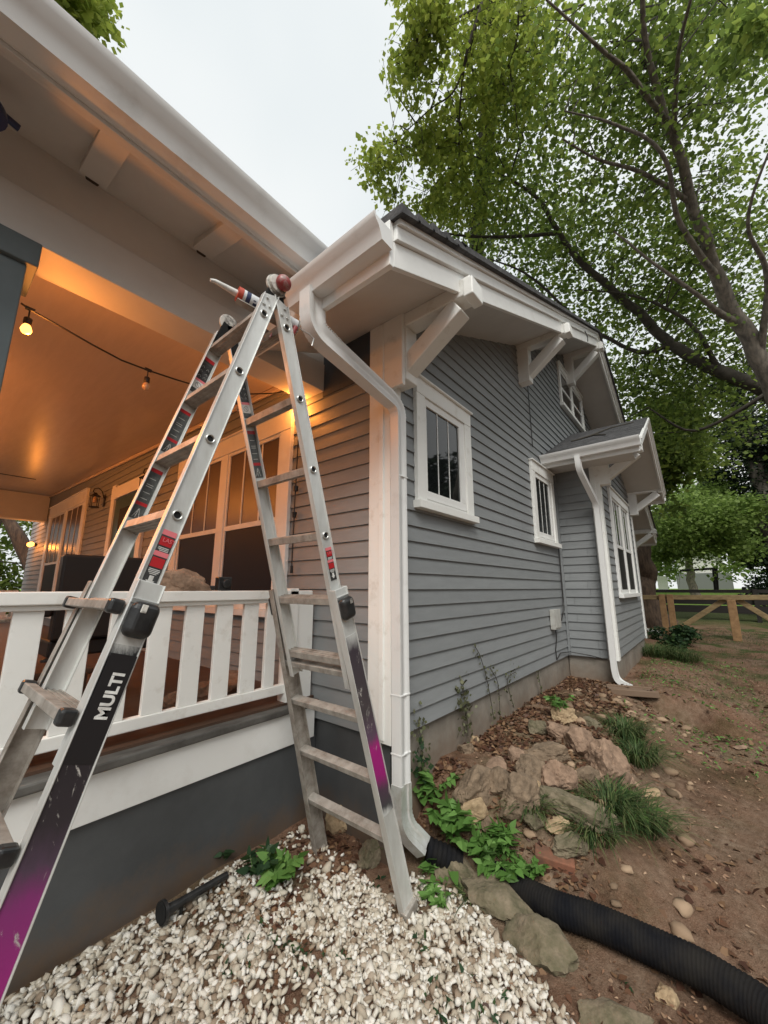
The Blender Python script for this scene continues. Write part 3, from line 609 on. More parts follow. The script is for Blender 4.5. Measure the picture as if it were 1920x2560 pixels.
for sec in 'AB':
    for side, y, yo0, yo1 in ((-1, NEAR, -.222, -.285), (1, FAR, .317, .385)):
        mb = MB(); channel(mb, sec, .075, 2.05, .036, y, y, side, fl=.026, cut=.045 )
        r_ = mb.build('inner_rail', M['alu'], LAD, bevel=.002)
        if side < 0:
            h = MB(); h2 = MB()
            for z in (2.86, 2.52, 2.18, 1.86):
                s = szz(z); ps = [lp(sec, s+.012*math.cos(a), .012*math.sin(a), y-.0012) for a in np.linspace(0, 2*math.pi, 15)[:-1]]
                h = MB(); h.prism(ps, (0,-.001,0)); h.build('hole', M['hole'], r_)
                ri = [lp(sec, s+.016*math.cos(a), .016*math.sin(a), y-.004) for a in np.linspace(0, 2*math.pi, 17)]
                h2.tube(ri, .0038, 6)
            for a_, b_ in ((.125,.012),(.16,-.014),(.17,.016)):
                p = lp(sec, a_+.01, b_, y-.004); h2.tube([p, p+Vector((0,-.005,0))], [.0085,.006], 10)
            h2.build('rivet_ring', M['steel'], r_, smooth=60)
        # outer flared rail
        mb = MB(); zt = 1.62 if sec == 'A' else 1.60
        hw = .044; fl = .034
        channel(mb, sec, szz(zt), L_-.01, hw, yo0, yo1, side, t=.005, fl=fl)
        mt = M['alu'] if side > 0 else M['decal'+sec]
        # metal body; the decal is a thin sheet on the outer face
        orl = mb.build('outer_rail', M['alud'] if side > 0 else M['alu'], LAD, bevel=.002)
        if side < 0:
            mb = MB(); z1_ = 1.43 if sec == 'A' else 1.37; zb_ = .02 if sec == 'A' else .50
            s0, s1 = szz(z1_), szz(zb_); f0 = (s0-szz(zt))/(L_-.01-szz(zt)); f1 = (s1-szz(zt))/(L_-.01-szz(zt))
            ya = yo0+(yo1-yo0)*f0-.0005; yb = yo0+(yo1-yo0)*f1-.0005; n_ = 1
            lbar(mb, sec, s0, s1, -hw+.006, hw-.006, ya-.0012, ya, yb-.0012, yb)
            mb.build('printed_decal', M['decal'+sec], orl)
        # rubber foot
        mb = MB(); lbar(mb, sec, L_-.05, L_+.0, -.05, .05, yo1-.02, yo1+.02); mb.build('rubber_foot', M['alud'], LAD, bevel=.006)
        # lock knob
        s = szz(1.505); yy = (yo0 if side > 0 else yo0)+side*.002
        mb = MB(); ya, yb = (yy-.05, yy) if side < 0 else (yy, yy+.03)
        lbar(mb, sec, s-.055, s+.055, -.046, .040, ya, yb); kn = mb.build('lock_knob', M['black'], LAD, bevel=.026, seg=5)
        mb = MB(); lbar(mb, sec, s-.062, s-.045, -.042, .042, yy-.008 if side < 0 else yy, yy if side < 0 else yy+.008); mb.build('collar', M['steel'], kn, bevel=.002)
        if side < 0:
            mb = MB(); lbar(mb, sec, s-.045, s-.02, .0, .018, ya-.002, ya+.002); mb.build('caulk_smear', M['hinge'], kn, bevel=.002)
    # inner rungs
    for z in (2.86, 2.52, 2.18, 1.86, 1.54) + ((1.24,) if sec == 'B' else (1.22,)):
        s = szz(z); mb = MB()
        lbar(mb, sec, s-.017, s+.017, -.030, .030, NEAR+.006, FAR-.006)
        for q in (-.02, 0, .02): lbar(mb, sec, s-.0205, s-.0171, q-.004, q+.004, NEAR+.006, FAR-.006)
        for q in (-.022, -.004, .014): lbar(mb, sec, s+.0171, s+.0195, q-.003, q+.003, NEAR+.006, FAR-.006)
        mb.build('rung', M['alud'], LAD, bevel=.002)
    # outer rungs on the outside of the flared rails
    for z in (1.53, 1.235, .945, .66, .37) if sec == 'A' else (1.18, .96, .66, .37):
        s = szz(z); f = (s-szz(1.6))/(L_-szz(1.6)); ya = -.222-.063*f; yb = .317+.068*f; mb = MB()
        w0 = .052 if sec == 'A' else -.085
        if sec == 'B': w0 = -.03; 
        lbar(mb, sec, s-.014, s+.016, w0, w0+(.035 if sec == 'A' else .055), ya+.006, yb-.006); rg = mb.build('rung', M['alud'], LAD, bevel=.003)
        if sec == 'A':
            for y_ in (ya+.02, yb-.02):
                mb = MB(); lbar(mb, sec, s-.021, s+.024, .047, .091, y_-.020, y_+.020); mb.build('rung_bracket', M['black'], rg, bevel=.01, seg=3)
# hinges
for side, y in ((-1, NEAR), (1, FAR)):
    mb = MB()
    ctr = Vector((TX, y, TZ-.022))
    ps = [ctr+Vector((.055*math.cos(a), 0, .055*math.sin(a))) for a in np.linspace(0, 2*math.pi, 25)[:-1]]
    mb.prism([p+Vector((0,.004 if side < 0 else -.018,0)) for p in ps], (0,.014,0))
    mb.prism([ctr+(p-ctr)*.86+Vector((0,-.014,0)) for p in ps], (0,.017,0))
    hg = mb.build('hinge_disc', M['hinge'], LAD, bevel=.003)
    mb = MB()
    for sec in 'AB':
        lbar(mb, sec, .03, .20, -.026, .026, y+(.008 if side < 0 else -.02), y+(.020 if side < 0 else -.008))
    mb.build('hinge_arm', M['hole'], hg, bevel=.004)
    if side < 0:
        mb = MB(); c0 = ctr+Vector((.012,-.018,.002)); pr = [(0,.030),(.010,.034),(.022,.034),(.036,.028),(.044,.016),(.046,.003)]
        mb.tube([c0+Vector((0,-p[0],0)) for p in pr], [p[1]*1.12 for p in pr], 18); mb.build('release_knob', M['red'], hg, smooth=50)
# lettering
def text(s, size, origin, xdir, ydir, m, parent, name='lettering', ext=.0006, bold=0):
    cu = bpy.data.curves.new('t', 'FONT'); cu.body = s; cu.size = size; cu.extrude = ext; cu.align_x = 'LEFT'; cu.offset = bold
    o = bpy.data.objects.new('t', cu); C.objects.link(o); bpy.context.view_layer.update()
    me = bpy.data.meshes.new_from_object(o.evaluated_get(bpy.context.evaluated_depsgraph_get())); bpy.data.objects.remove(o)
    xd = Vector(xdir).normalized(); yd = Vector(ydir); yd = (yd-xd*yd.dot(xd)).normalized(); zd = xd.cross(yd)
    Mx = Matrix((xd, yd, zd)).transposed().to_4x4(); Mx.translation = Vector(origin); me.transform(Mx); me.materials.clear(); me.materials.append(m)
    ob = bpy.data.objects.new(name, me); C.objects.link(ob); ob.parent = parent
    root = parent
    while root.parent: root = root.parent
    return ob
dA = (Vector((FA-TX, 0, -TZ))).normalized(); dB = (Vector((FB-TX, 0, -TZ))).normalized()
nA = Vector((dA.z, 0, -dA.x)) if dA.z*(FA-TX) > 0 else -Vector((dA.z, 0, -dA.x))
nB = Vector((dB.z, 0, -dB.x)) if dB.z*(FB-TX) > 0 else -Vector((dB.z, 0, -dB.x))
ob_near = [o for o in LAD.children if o.name.startswith('outer_rail')][0]
def ldecal(sec, s0, s1, w0, w1, y, m, parent, name, t=.0008):
    mb = MB(); lbar(mb, sec, s0, s1, w0, w1, y-t, y); return mb.build(name, M[m], parent)
# MULTI reads upward along the near outer rail of the camera-side section
fy = lambda z: -.222-.063*(szz(z)-szz(1.62))/(L_-szz(1.62))
p0 = lp('A', szz(1.175), -.030, fy(1.175)-.0035)
M['panelblk'] = mat('decal_black', BLK, .3)
ldecal('A', szz(1.405), szz(1.13), -.0375, .0375, fy(1.14)-.0018, 'panelblk', ob_near, 'decal_panel', .0015)
text('MULTI', .045, lp('A', szz(1.235), -.022, fy(1.175)-.0055), -dA, nA, M['lwhite'], ob_near, bold=.0016)
def sticker(sec, zt, zb_, y, parent, facing=-1, hw=.022, wc=.002, kind='warn'):
    s0, s1 = szz(zt), szz(zb_); Ls = s1-s0; cw = wc
    base = ldecal(sec, s0, s1, cw-hw, cw+hw, y, 'lblack' if kind != 'dark' else 'lgray', parent, 'warning_label')
    e = .0009
    def blk(f0, f1, a, b, m, k=1): 
        mb = MB(); lbar(mb, sec, s0+Ls*f0, s0+Ls*f1, cw+hw*a, cw+hw*b, y-.0008-e*k*.5, y-.0008); mb.build('print', M[m], base)
    dd = dA if sec == 'A' else dB; nn = nA if sec == 'A' else nB
    xd = nn if nn.x > 0 else -nn
    def tx(s_, f, a, size, m):
        text(s_, size, lp(sec, s0+Ls*f, 0, y-.0028)+xd*(a*hw)+(nn*cw), xd, -dd, M[m], base, ext=.0002)
    if kind == 'warn':
        blk(.0,.09,-1,1,'lpink'); blk(.12,.27,-.9,.9,'lred'); tx('LAST', .205, -.62, .020, 'lpink')
        for f in (.30,.325,.35): blk(f, f+.012, -.75, .75 if f < .33 else .5, 'lwhite')
        blk(.375,.455,-1,1,'lpink'); blk(.48,.64,-.9,.9,'lred')
        for f, a in ((.67,.75),(.695,.8),(.72,.7),(.745,.5)): blk(f, f+.012, -a, a, 'lwhite')
        mb = MB(); c = lambda f, a: lp(sec, s0+Ls*f, 0, y-.0012)+xd*(a*hw)+nn*cw
        mb.prism([c(.78,-.3), c(.78,.3), c(.86,.3), c(.86,.62), c(.95,0), c(.86,-.62), c(.86,-.3)], (0,-.0007,0)); mb.build('arrow', M['lwhite'], base)
    elif kind == 'setup':
        blk(0,.09,-1,1,'lred'); blk(.13,.17,-.8,.8,'lgray')
        for i, (f, a) in enumerate(((.24,-.5),(.27,.45),(.36,-.55),(.40,.5),(.50,-.5),(.50,.45))):
            mb = MB(); c = lambda f_, a_: lp(sec, s0+Ls*f_, 0, y-.0012)+xd*(a_*hw)+nn*cw
            mb.tube([c(f+.05,a-.25), c(f,a), c(f+.05,a+.25)], .0007, 4); mb.build('print', M['lwhite'], base)
        blk(.62,.68,-1,1,'lpink'); blk(.68,.88,-1,1,'lwhite')
        mb = MB(); cc = lp(sec, s0+Ls*.78, cw, y-.0022); mb.tube([cc+xd*.014*math.cos(t)+dd*.014*math.sin(t) for t in np.linspace(0, 2*math.pi, 21)], .0009, 4)
        mb.tube([cc+xd*-.010-dd*.010, cc+xd*.010+dd*.010], .0008, 4); mb.build('ring_symbol', M['lgray'], base)
        blk(.89,.99,-.97,.97,'lgray')
    elif kind == 'dark':
        blk(0,.07,-1,1,'lred')
        for f in (.2,.32,.36,.48,.6): blk(f, f+.012, -.5, .6, 'utility')
        blk(.68,.74,-.95,.95,'lred')
        mb = MB(); c = lambda f_, a_: lp(sec, s0+Ls*f_, 0, y-.0012)+xd*(a_*hw)+nn*cw
        for a_, b_ in (((.80,0),(.97,-.55)),((.80,0),(.97,-.1)),((.80,.1),(.97,.5)),((.87,-.2),(.87,.05)),((.92,-.35),(.92,-.02)),((.90,.2),(.90,.4))):
            mb.tube([c(*a_), c(*b_)], .0008, 4)
        mb.build('ladder_pictogram', M['lwhite'], base)
inr = [o for o in LAD.children if o.name.startswith('inner_rail')]     # A near, A far, B near, B far
sticker('A', 1.80, 1.60, NEAR-.0012, inr[0], hw=.024, wc=-.002)
sticker('B', 1.80, 1.64, NEAR-.0012, inr[2], hw=.020)
sticker('A', 2.80, 2.58, FAR-.0072, inr[1], kind='setup', hw=.028)
sticker('A', 2.47, 2.23, FAR-.0072, inr[1], kind='dark', hw=.028); sticker('A', 2.14, 1.90, FAR-.0072, inr[1], kind='dark', hw=.026)
sticker('B', 2.78, 2.55, FAR-.0072, inr[3], kind='setup', hw=.028); sticker('B', 2.48, 2.22, FAR-.0072, inr[3], kind='dark', hw=.028)

# ---------------------------------------------------------------- caulking gun on the top rungs
G0 = at(455*1.1573, 602*1.1573, 2, 3.0); G1 = at(668*1.1573, 722*1.1573, 2, 2.94)
gd = (G1-G0).normalized(); gl_ = (G1-G0).length
g = thing('caulking_gun', tuple(G0+gd*.25), 'caulking gun with a white and orange tube lying across the top rungs of the ladder', 'caulking gun')
gp = lambda t: G0+gd*t
side_ = gd.cross(Vector((0,0,1))).normalized(); gup = side_.cross(gd)
mb = MB(); mb.tube([gp(0)+gup*-.008, gp(.02), gp(.125)], [.007,.0095,.017], 12); mb.build('nozzle', M['lwhite'], g, smooth=50)
mb = MB(); mb.tube([gp(.12), gp(.122), gp(.145), gp(.146)], [.014,.035,.036,.034], 20); mb.build('cap', M['caulkred'], g, smooth=40)
mb = MB(); mb.tube([gp(.146), gp(.43), gp(.432)], [.034,.034,.026], 24); tb = mb.build('tube', M['caulkw'], g, smooth=40)
mb = MB(); mb.tube([gp(.160), gp(.180)], .0346, 24); mb.build('band', M['navy'], tb, smooth=40)
mb = MB()
vdir = (CAM-gp(.25)); vdir = (vdir-gd*vdir.dot(gd)).normalized(); vs2 = vdir.cross(gd)
for t, a, ww, hh in ((.205,-.2,.02,.012),(.225,.15,.012,.016),(.33,.1,.02,.02),(.345,-.25,.018,.014),(.20,.3,.012,.005)):
    c = gp(t)+vdir*.034*math.cos(a)+vs2*.034*math.sin(a); mb.beam(c-gd*ww/2, c+gd*ww/2, hh, .0016, up=c-gp(t))
mb.build('tube_print', M['navy'], tb)
mb = MB(); mb.beam(gp(.125)+gup*-.038, gp(.44)+gup*-.038, .04, .005, up=gup); mb.tube([gp(.433), gp(.44)], .037, 20); mb.build('cradle', M['alud'], g)
# handle and trigger (red) drop below, rod with hooked end
mb = MB(); h0 = gp(.42)
mb.tube([h0, h0+side_*.03-gup*.03, h0-gd*.02-gup*.13], [.012,.013,.011], 8); mb.build('handle', M['red'], g, smooth=60)
mb = MB(); mb.tube([gp(.40)-gup*.025, gp(.33)-gup*.07, gp(.31)-gup*.14], .006, 6); mb.build('trigger', M['red'], g, smooth=60)
mb = MB(); mb.tube([gp(.40), gp(gl_), gp(gl_+.03)-gup*.012, gp(gl_+.025)-gup*.06], .0042, 8); mb.build('rod', M['steel'], g, smooth=60)
# red tool lying on the other top rung
p = lp('B', szz(2.88), .0, .02)
g2 = thing('putty_knife', tuple(p), 'red handled tool resting on the top rung of the right-hand ladder section', 'hand tool')
mb = MB(); mb.beam(p+Vector((.0,.22,-.02)), p+Vector((0,.08,.012)), .022, .016); mb.build('handle', M['red'], g2, bevel=.006)
mb = MB(); mb.beam(p+Vector((0,.08,.012)), p+Vector((0,-.06,.03)), .03, .004); mb.build('blade', M['alud'], g2, bevel=.001)

# ---------------------------------------------------------------- string lights under the porch ceiling
warm = (1.0, .31, .05)
M['bulb_on'] = emis('glowing_bulb', (1, .36, .07), 3); M['bulb_off'] = mat('clear_bulb', (.55,.35,.2), .1, spec=.8)
D_ = 1920/1659
sp = [(45,655,1.0),(65,669,1.0),(130,705,1.02),(200,745,1.05),(262,778,1.07),(320,800,1.09),(380,820,1.1),(440,838,1.1),(515,852,1.08),(580,850,1.02),(640,845,.93),(688,838,.80)]
sl_pts = [at(a*D_, b*D_, 1, y) for a, b, y in sp]
ST = thing('string_lights', tuple(sl_pts[5]), 'black cord of string lights with hanging bulbs below the porch ceiling', 'string lights')
mb = MB(); mb.tube(sl_pts, .0055, 7); mb.build('cord', M['cable'], ST, smooth=60)
for idx, on, dz in ((1, True, .0), (5, False, 0), (8, False, 0), (10, True, .02)):
    p = sl_pts[idx]
    mb = MB(); mb.tube([p+Vector((-.02,0,.004)), p+Vector((.02,0,.002))], .011, 8); mb.tube([p, p+Vector((.0,0,-.05))], .004, 6); mb.tube([p+Vector((0,0,-.05)), p+Vector((0,0,-.055)), p+Vector((0,0,-.085)), p+Vector((0,0,-.092))], [.012,.018,.019,.016], 12)
    so_ = mb.build('bulb_socket', M['cable'], ST, smooth=50)
    mb = MB(); q = p+Vector((0,0,-.09)); mb.tube([q, q+Vector((0,0,-.012)), q+Vector((0,0,-.032)), q+Vector((0,0,-.048)), q+Vector((0,0,-.056))], [.012,.019,.025,.018,.003], 14)
    b_ = mb.build('bulb', M['bulb_on' if on else 'bulb_off'], so_, smooth=80)
def lamp(name, p, e, r=.04, col=warm):
    ld = bpy.data.lights.new(name, 'POINT'); ld.energy = e; ld.color = col; ld.shadow_soft_size = r
    lo = bpy.data.objects.new(name, ld); lo.location = p; C.objects.link(lo)
lamp('string_bulb_light', sl_pts[1]+Vector((.03,.03,-.16)), 9); lamp('string_bulb_light', sl_pts[10]+Vector((.02,.05,-.10)), 5)
# path for a further unseen string of bulbs, not built
pts2 = [Vector((-.9+.25*math.sin(t*2.4), 2.2+t*2.1, 3.40+.03*t-.09*abs(math.sin(t*3.14)))) for t in np.linspace(0, 4, 17)]
# wall sconces
def sconce(loc, label, lit=False):
    x, y, z = loc; s = thing('wall_lantern', (x, y, z), label, 'wall lantern')
    mb = MB(); mb.box(-.025, -.02+x*0, y-.05, y+.05, z-.10, z+.12); mb.build('back_plate', M['iron'], s, bevel=.01)
    mb = MB(); mb.tube([(-.03,y,z+.05),(-.07,y,z+.17),(-.13,y,z+.22),(-.19,y,z+.19),(-.20,y,z+.14),(-.17,y,z+.12)], .008, 7); mb.build('scroll_arm', M['iron'], s, smooth=60)
    cx = -.16; mb = MB()
    mb.tube([(cx,y,z+.13),(cx,y,z+.09),(cx,y,z+.065)], [.012,.05,.09], 8)
    mb.tube([(cx,y,z-.125),(cx,y,z-.14)], [.085,.07], 8)
    for k in range(4):
        a = k*math.pi/2+.785; mb.tube([(cx+.075*math.cos(a), y+.075*math.sin(a), z+.07), (cx+.068*math.cos(a), y+.068*math.sin(a), z-.13)], .006, 5)
    cg = mb.build('cage', M['iron'], s)
    mb = MB(); mb.tube([(cx,y,z+.06),(cx,y,z+.02),(cx,y,z-.04),(cx,y,z-.06)], [.012,.03,.03,.006], 12); mb.build('bulb', M['bulb_on'] if lit else M['bulb_off'], s, smooth=80)
sconce((0, 6.45, 3.12), 'dark iron wall lantern with a scrolled arm, left of the front door')
sconce((0, 4.15, 3.02), 'dark iron wall lantern partly hidden by the ladder, right of the front door')
for i, (yy, zz_, lab) in enumerate(((11.7, 3.52, 'glowing bulb fixture high at the far end of the porch'), (11.8, 2.72, 'glowing bulb fixture low at the far end of the porch'))):
    s = thing('wall_lamp', (0, yy, zz_), lab, 'wall lamp', 'glowing lamps at the far porch end')
    mb = MB(); mb.box(-.06, -.02, yy-.06, yy+.06, zz_-.05, zz_+.05); mb.build('base', M['iron'], s, bevel=.01)
    for dy in (-.1, .07):
        mb = MB(); mb.tube([(-.13,yy+dy,zz_+.06),(-.13,yy+dy,zz_+.03),(-.13,yy+dy,zz_-.03),(-.13,yy+dy,zz_-.06)], [.02,.06,.06,.02], 12); mb.build('bulb', M['bulb_on'], s, smooth=80)
    lamp('wall_lamp_light', (-.35, yy-.1, zz_-.05), 14 if i == 0 else 9, .06)
# unseen string of bulbs outside the frame, supplying warm glow to the porch
s2 = thing('string_lights', (-1.5, 5, 3.4), 'further unseen string of lit bulbs outside the frame, warming the porch ceiling', 'string lights')
pp = [Vector((-2.6, 3.0+.6*t, 3.46-.06*math.sin(t*3.14)+.025*t)) for t in np.linspace(0, 8, 17)]
mb = MB(); mb.tube(pp, .005, 6); mb.build('cord', M['cable'], s2, smooth=60)
for k in (1, 5, 9, 13):
    p = pp[k]; mb = MB(); mb.tube([p, p+Vector((0,0,-.05)), p+Vector((0,0,-.08))], [.005,.015,.016], 8); ss = mb.build('bulb_socket', M['cable'], s2, smooth=50)
    q = p+Vector((0,0,-.08)); mb = MB(); mb.tube([q, q+Vector((0,0,-.012)), q+Vector((0,0,-.032)), q+Vector((0,0,-.05))], [.012,.019,.025,.004], 12); mb.build('bulb', M['bulb_on'], ss, smooth=80)
    lamp('string_bulb_light', q+Vector((0,0,-.08)), 24)
# hanging cord with beads beside the window
p0_ = at(645*D_, 940*D_, 0, -.05); p1_ = at(630*D_, 1225*D_, 0, -.05)
hc = MB(); hc.tube([p0_, p0_.lerp(p1_,.5)+Vector((0,.005,0)), p1_], .006, 6); hc.tube([p0_.lerp(p1_,.42)+Vector((0,0,.02)), p0_.lerp(p1_,.44)], .02, 8); hc.tube([p0_.lerp(p1_,.60), p0_.lerp(p1_,.64)], [.022,.015], 8); hc.tube([p1_+Vector((0,0,.01)), p1_+Vector((0,0,-.05))], .012, 8)
tag(hc.build('hanging_cord', M['cable'], smooth=50), 'black cord hanging down the siding beside the wide porch window', 'cord')

# ---------------------------------------------------------------- rocks
def rock(name, p, dims, m, label, cat='rock', group=None, rot=0, tilt=(0,0), seed=0, parent=None, sub=4, sharp=.5, link=True, sink=.3):
    bm = bmesh.new(); bmesh.ops.create_icosphere(bm, subdivisions=sub, radius=1)
    r = random.Random(seed); planes = [(Vector((r.gauss(0,1), r.gauss(0,1), r.gauss(0,.8))).normalized(), r.uniform(.55,.85)) for _ in range(11)]
    for v in bm.verts:
        n_ = v.co.normalized(); k = 1
        for pn, dd_ in planes:
            c_ = n_.dot(pn)
            if c_ > 1e-3: k = min(k, dd_/c_)
        k *= 1+.16*mnoise.noise(n_*1.8+Vector((seed,0,0)))+.09*mnoise.noise(n_*4.5+Vector((0,seed,0)))+.05*mnoise.noise(n_*11+Vector((0,0,seed)))
        v.co = n_*k
    bmesh.ops.transform(bm, matrix=Matrix.Rotation(rot,4,'Z') @ Matrix.Rotation(tilt[0],4,'X') @ Matrix.Rotation(tilt[1],4,'Y') @ Matrix.Diagonal((dims[0]*.62,dims[1]*.62,dims[2]*.62,1)), verts=bm.verts)
    me = bpy.data.meshes.new(name); bm.to_mesh(me); bm.free(); me.materials.append(M[m])
    me.polygons.foreach_set('use_smooth', [True]*len(me.polygons)); me.set_sharp_from_angle(angle=math.radians(32))
    o = bpy.data.objects.new(name, me); o.location = Vector(p)+Vector((0,0,dims[2]*.5*(1-sink*2))); C.objects.link(o)
    if label: tag(o, label, cat, group)
    return o
RG = 'fieldstones piled beside the foundation'
rocks = [ # px, py (photo pixels, base), w, d, h, material, label
 (1190,1985,.30,.20,.20,'rockA','long brown slab leaning at the left front of the rock pile',.4,(0,-.5)),
 (1255,1975,.18,.16,.16,'rockA','small rounded brown rock in the middle of the pile, left of the biggest boulder',1,(0,0)),
 (1292,1900,.14,.12,.13,'rockB','pink brick-like stone at the upper left of the pile',.3,(.3,0)),
 (1325,1950,.24,.2,.2,'rockA','brown boulder just right of the pink brick-like stone',.8,(0,.3)),
 (1300,2010,.28,.22,.22,'rockA','broad brown boulder at the front centre of the pile',.2,(.2,0)),
 (1400,1960,.26,.2,.2,'rockB','knobbly pink rock right of centre in the pile',.6,(0,.3)),
 (1370,1890,.36,.2,.14,'rockA','flat brown slab across the middle of the pile',-.3,(0,.1)),
 (1420,1850,.34,.16,.14,'rockB','tilted long tan slab near the top of the pile',-.5,(0,.35)),
 (1510,1930,.42,.30,.30,'rockB','big pinkish boulder on the right shoulder of the pile',.9,(0,.5)),
 (1455,1875,.30,.26,.22,'rockB','wide pink boulder at the upper right of the pile',.1,(0,0)),
 (1410,1800,.26,.2,.16,'rockC','pale stone crowned with small weeds at the top of the pile',.4,(0,0)),
 (1350,1830,.22,.18,.14,'rockG','mossy brown rock at the back of the pile',.7,(0,0)),
 (1195,2035,.20,.12,.12,'rockC','pale yellow jagged stone low in front of the pile',.2,(.2,.3)),
 (1440,2040,.46,.22,.16,'rockG','long mossy slab at the foot of the pile between grass tufts',-.45,(0,.25)),
 (1185,1855,.09,.07,.06,'rockC','small cream stone against the foundation wall',.3,(0,0)),
 (1165,1880,.13,.10,.10,'rockA','dark reddish stone below the small cream stone',.3,(0,0)),
 (1430,2120,.22,.16,.10,'rockG','half-buried dark stone below the mossy slab',.3,(0,0)),
 (1630,1985,.16,.10,.08,'rockC','pale tan stone at the right end of the grass tufts',.5,(0,0)),
 (1850,1870,.16,.08,.03,'rockB','flat tan stone lying alone on the dirt path',.1,(0,0)),
 (1750,1885,.05,.04,.03,'rockC','tiny pale stone on the dirt path',.1,(0,0)),
]
for i, (px, py, a, b, c, m_, lab, rz, tl) in enumerate(rocks):
    p = gnd(px, py); rock('rock', p, (a*.94,b*.94,c*1.0), m_, lab, group=RG if i < 18 else None, rot=rz-.7, tilt=tl, seed=i+3, sink=.36, sub=5 if a > .2 else 4)
for i, (px, py, a, c_, m_, lab) in enumerate([(1240,1930,.14,.10,'rockB','small pink stone wedged left of the pink brick-like stone'), (1345,1990,.13,.10,'rockC','small pale stone in the gap below the brown boulders'), (1470,1960,.15,.12,'rockA','brown stone below the big pinkish boulder'), (1335,2060,.16,.08,'rockG','flat mossy stone in front of the broad boulder'), (1480,1815,.17,.09,'rockG','flat stone behind the pale crowned stone'), (1560,1960,.15,.10,'rockB','pink stone half hidden by the grass on the path side'), (1230,2070,.12,.06,'rockA','small flat brown stone above the weeds'), (1500,1885,.14,.12,'rockC','pale chipped stone at the crest of the pile'), (1395,2075,.12,.08,'rockC','pale stone near the foot of the mossy slab')]):
    rock('rock', gnd(px,py), (a*1.1,a*.8,c_), m_, lab, group=RG, rot=i*1.1, tilt=(0,.25*(i%3-1)), seed=120+i)
# stones at the ladder foot and corner
rock('rock', gnd(860,2060), (.24,.18,.22), 'rockC', 'tan rounded rock against the painted foundation behind the ladder', seed=41, rot=.3)
rock('rock', gnd(925,2155), (.17,.14,.15), 'rockG', 'mossy green rock beside the right ladder foot', seed=42)
# edging stones
EG = 'flat edging stones between the gravel and the pipe'
ed = [((1085,2120),(1170,2215),.10,'small mossy edging stone, first from the downspout'), ((1170,2200),(1300,2290),.11,'long brown edging stone in the middle of the row'), ((1300,2320),(1440,2440),.13,'largest flat edging stone at the bend of the pipe')]
for i, (a, b, wd, lab) in enumerate(ed):
    A = gnd(*a); B = gnd(*b); d = (B-A); mid = (A+B)/2
    rock('edging_stone', mid+Vector((0,0,-.01)), (d.length*1.15, wd*1.9, .13), 'rockG', lab, 'edging stone', EG, rot=math.atan2(d.y, d.x), seed=60+i, sub=4, sink=.3)
rock('edging_stone', gnd(1545,2560)+Vector((0,0,-.02)), (.26,.16,.10), 'rockG', 'gray edging stone cut by the bottom of the frame', 'edging stone', EG, rot=-.8, seed=70, sub=4)
rock('rock', gnd(1665,2500), (.10,.07,.06), 'rockC', 'crumbled tan stone in the dirt below the black pipe', seed=71)
# bricks
def brick(px, py, rz, label):
    p = gnd(px, py); mb = MB(); mb.box(-.10,.10,-.045,.045,-.02,.045); o = mb.build('brick', M['brick'], bevel=.006); o.location = p+Vector((0,0,-.012)); o.rotation_euler = (.15,.1,rz); tag(o, label, 'brick')
brick(1385,2150,-1.25,'half-buried red brick beside the green plants and the pipe')
# objects on the porch rail
o = rock('driftwood_rock', at(455, 1484, 1, .75), (.30,.09,.13), 'rockB', 'brown wedge-shaped rock resting on the porch rail', seed=81, tilt=(0,.25), sink=.15); o.location.z = 1.625
mb = MB(); mb.box(-.045,.045,-.025,.025,0,.085); mb.tube([(0.0,-.024,.045),(0,-.05,.045)], [.026,.026], 14)
mb.box(-.19,-.06,-.02,.02,0,.03)
o = mb.build('small_black_box', M['black'], bevel=.006); o.location = (at(558,1465,1,.75).x,.75,1.587); tag(o, 'small black box with a round front standing on the porch rail', 'box')

# ---------------------------------------------------------------- utility box and cables on the gable wall
ub = thing('utility_box', (3.4,-.05,1.1), 'small gray utility box on the gable wall near the inside corner', 'utility box')
mb = MB(); mb.box(3.30,3.52,-.085,-.02,1.08,1.33); bx_ = mb.build('housing', M['utility'], ub, bevel=.006)
mb = MB(); mb.box(3.295,3.525,-.095,-.086,1.10,1.335); mb.build('lid', M['utility'], ub, bevel=.004)
mb = MB(); mb.tube([(3.44,-.04,1.08),(3.46,-.035,.95),(3.40,-.03,.82),(3.42,-.03,.70)], .006, 6); mb.tube([(3.5,-.05,1.15),(3.7,-.05,1.17),(3.86,-.045,1.3),(3.9,-.04,1.5),(3.93,-.035,3.3)], .008, 6)
mb.tube([(3.42,-.03,.70),(3.6,-.03,.76),(4.0,-.05,.73),(4.04,-.3,.70),(4.0,-.5,.67)], .006, 6)
tag(mb.build('cable', M['iron'], smooth=60), 'thin brown cable running down the inside corner to the utility box', 'cable')
mb = MB(); mb.tube([(3.12,-.03,3.50),(3.11,-.03,4.45)], .006, 5); tag(mb.build('cable', M['iron']), 'thin vertical cable on the upper gable siding above the bay roof corner', 'cable')
mb = MB(); mb.tube([(4.05,-.665,5.52),(4.06,-.69,5.42),(4.10,-.68,5.36),(4.12,-.68,5.43),(4.09,-.67,5.5)], .006, 6); tag(mb.build('wire_loop', M['cable']), 'small loop of black wire hanging from the rake board', 'wire')
mb = MB(); mb.tube([at(1240*D_,935*D_,1,-.75), at(1290*D_,925*D_,1,-.5), at(1325*D_,905*D_,1,-.35), at(1380*D_,905*D_,1,-1.1)], [.012,.016,.014,.010], 6); mb.tube([at(1262*D_,932*D_,1,-.62)-Vector((0,.0,0)), at(1292*D_,948*D_,1,-.9)], .009, 5)
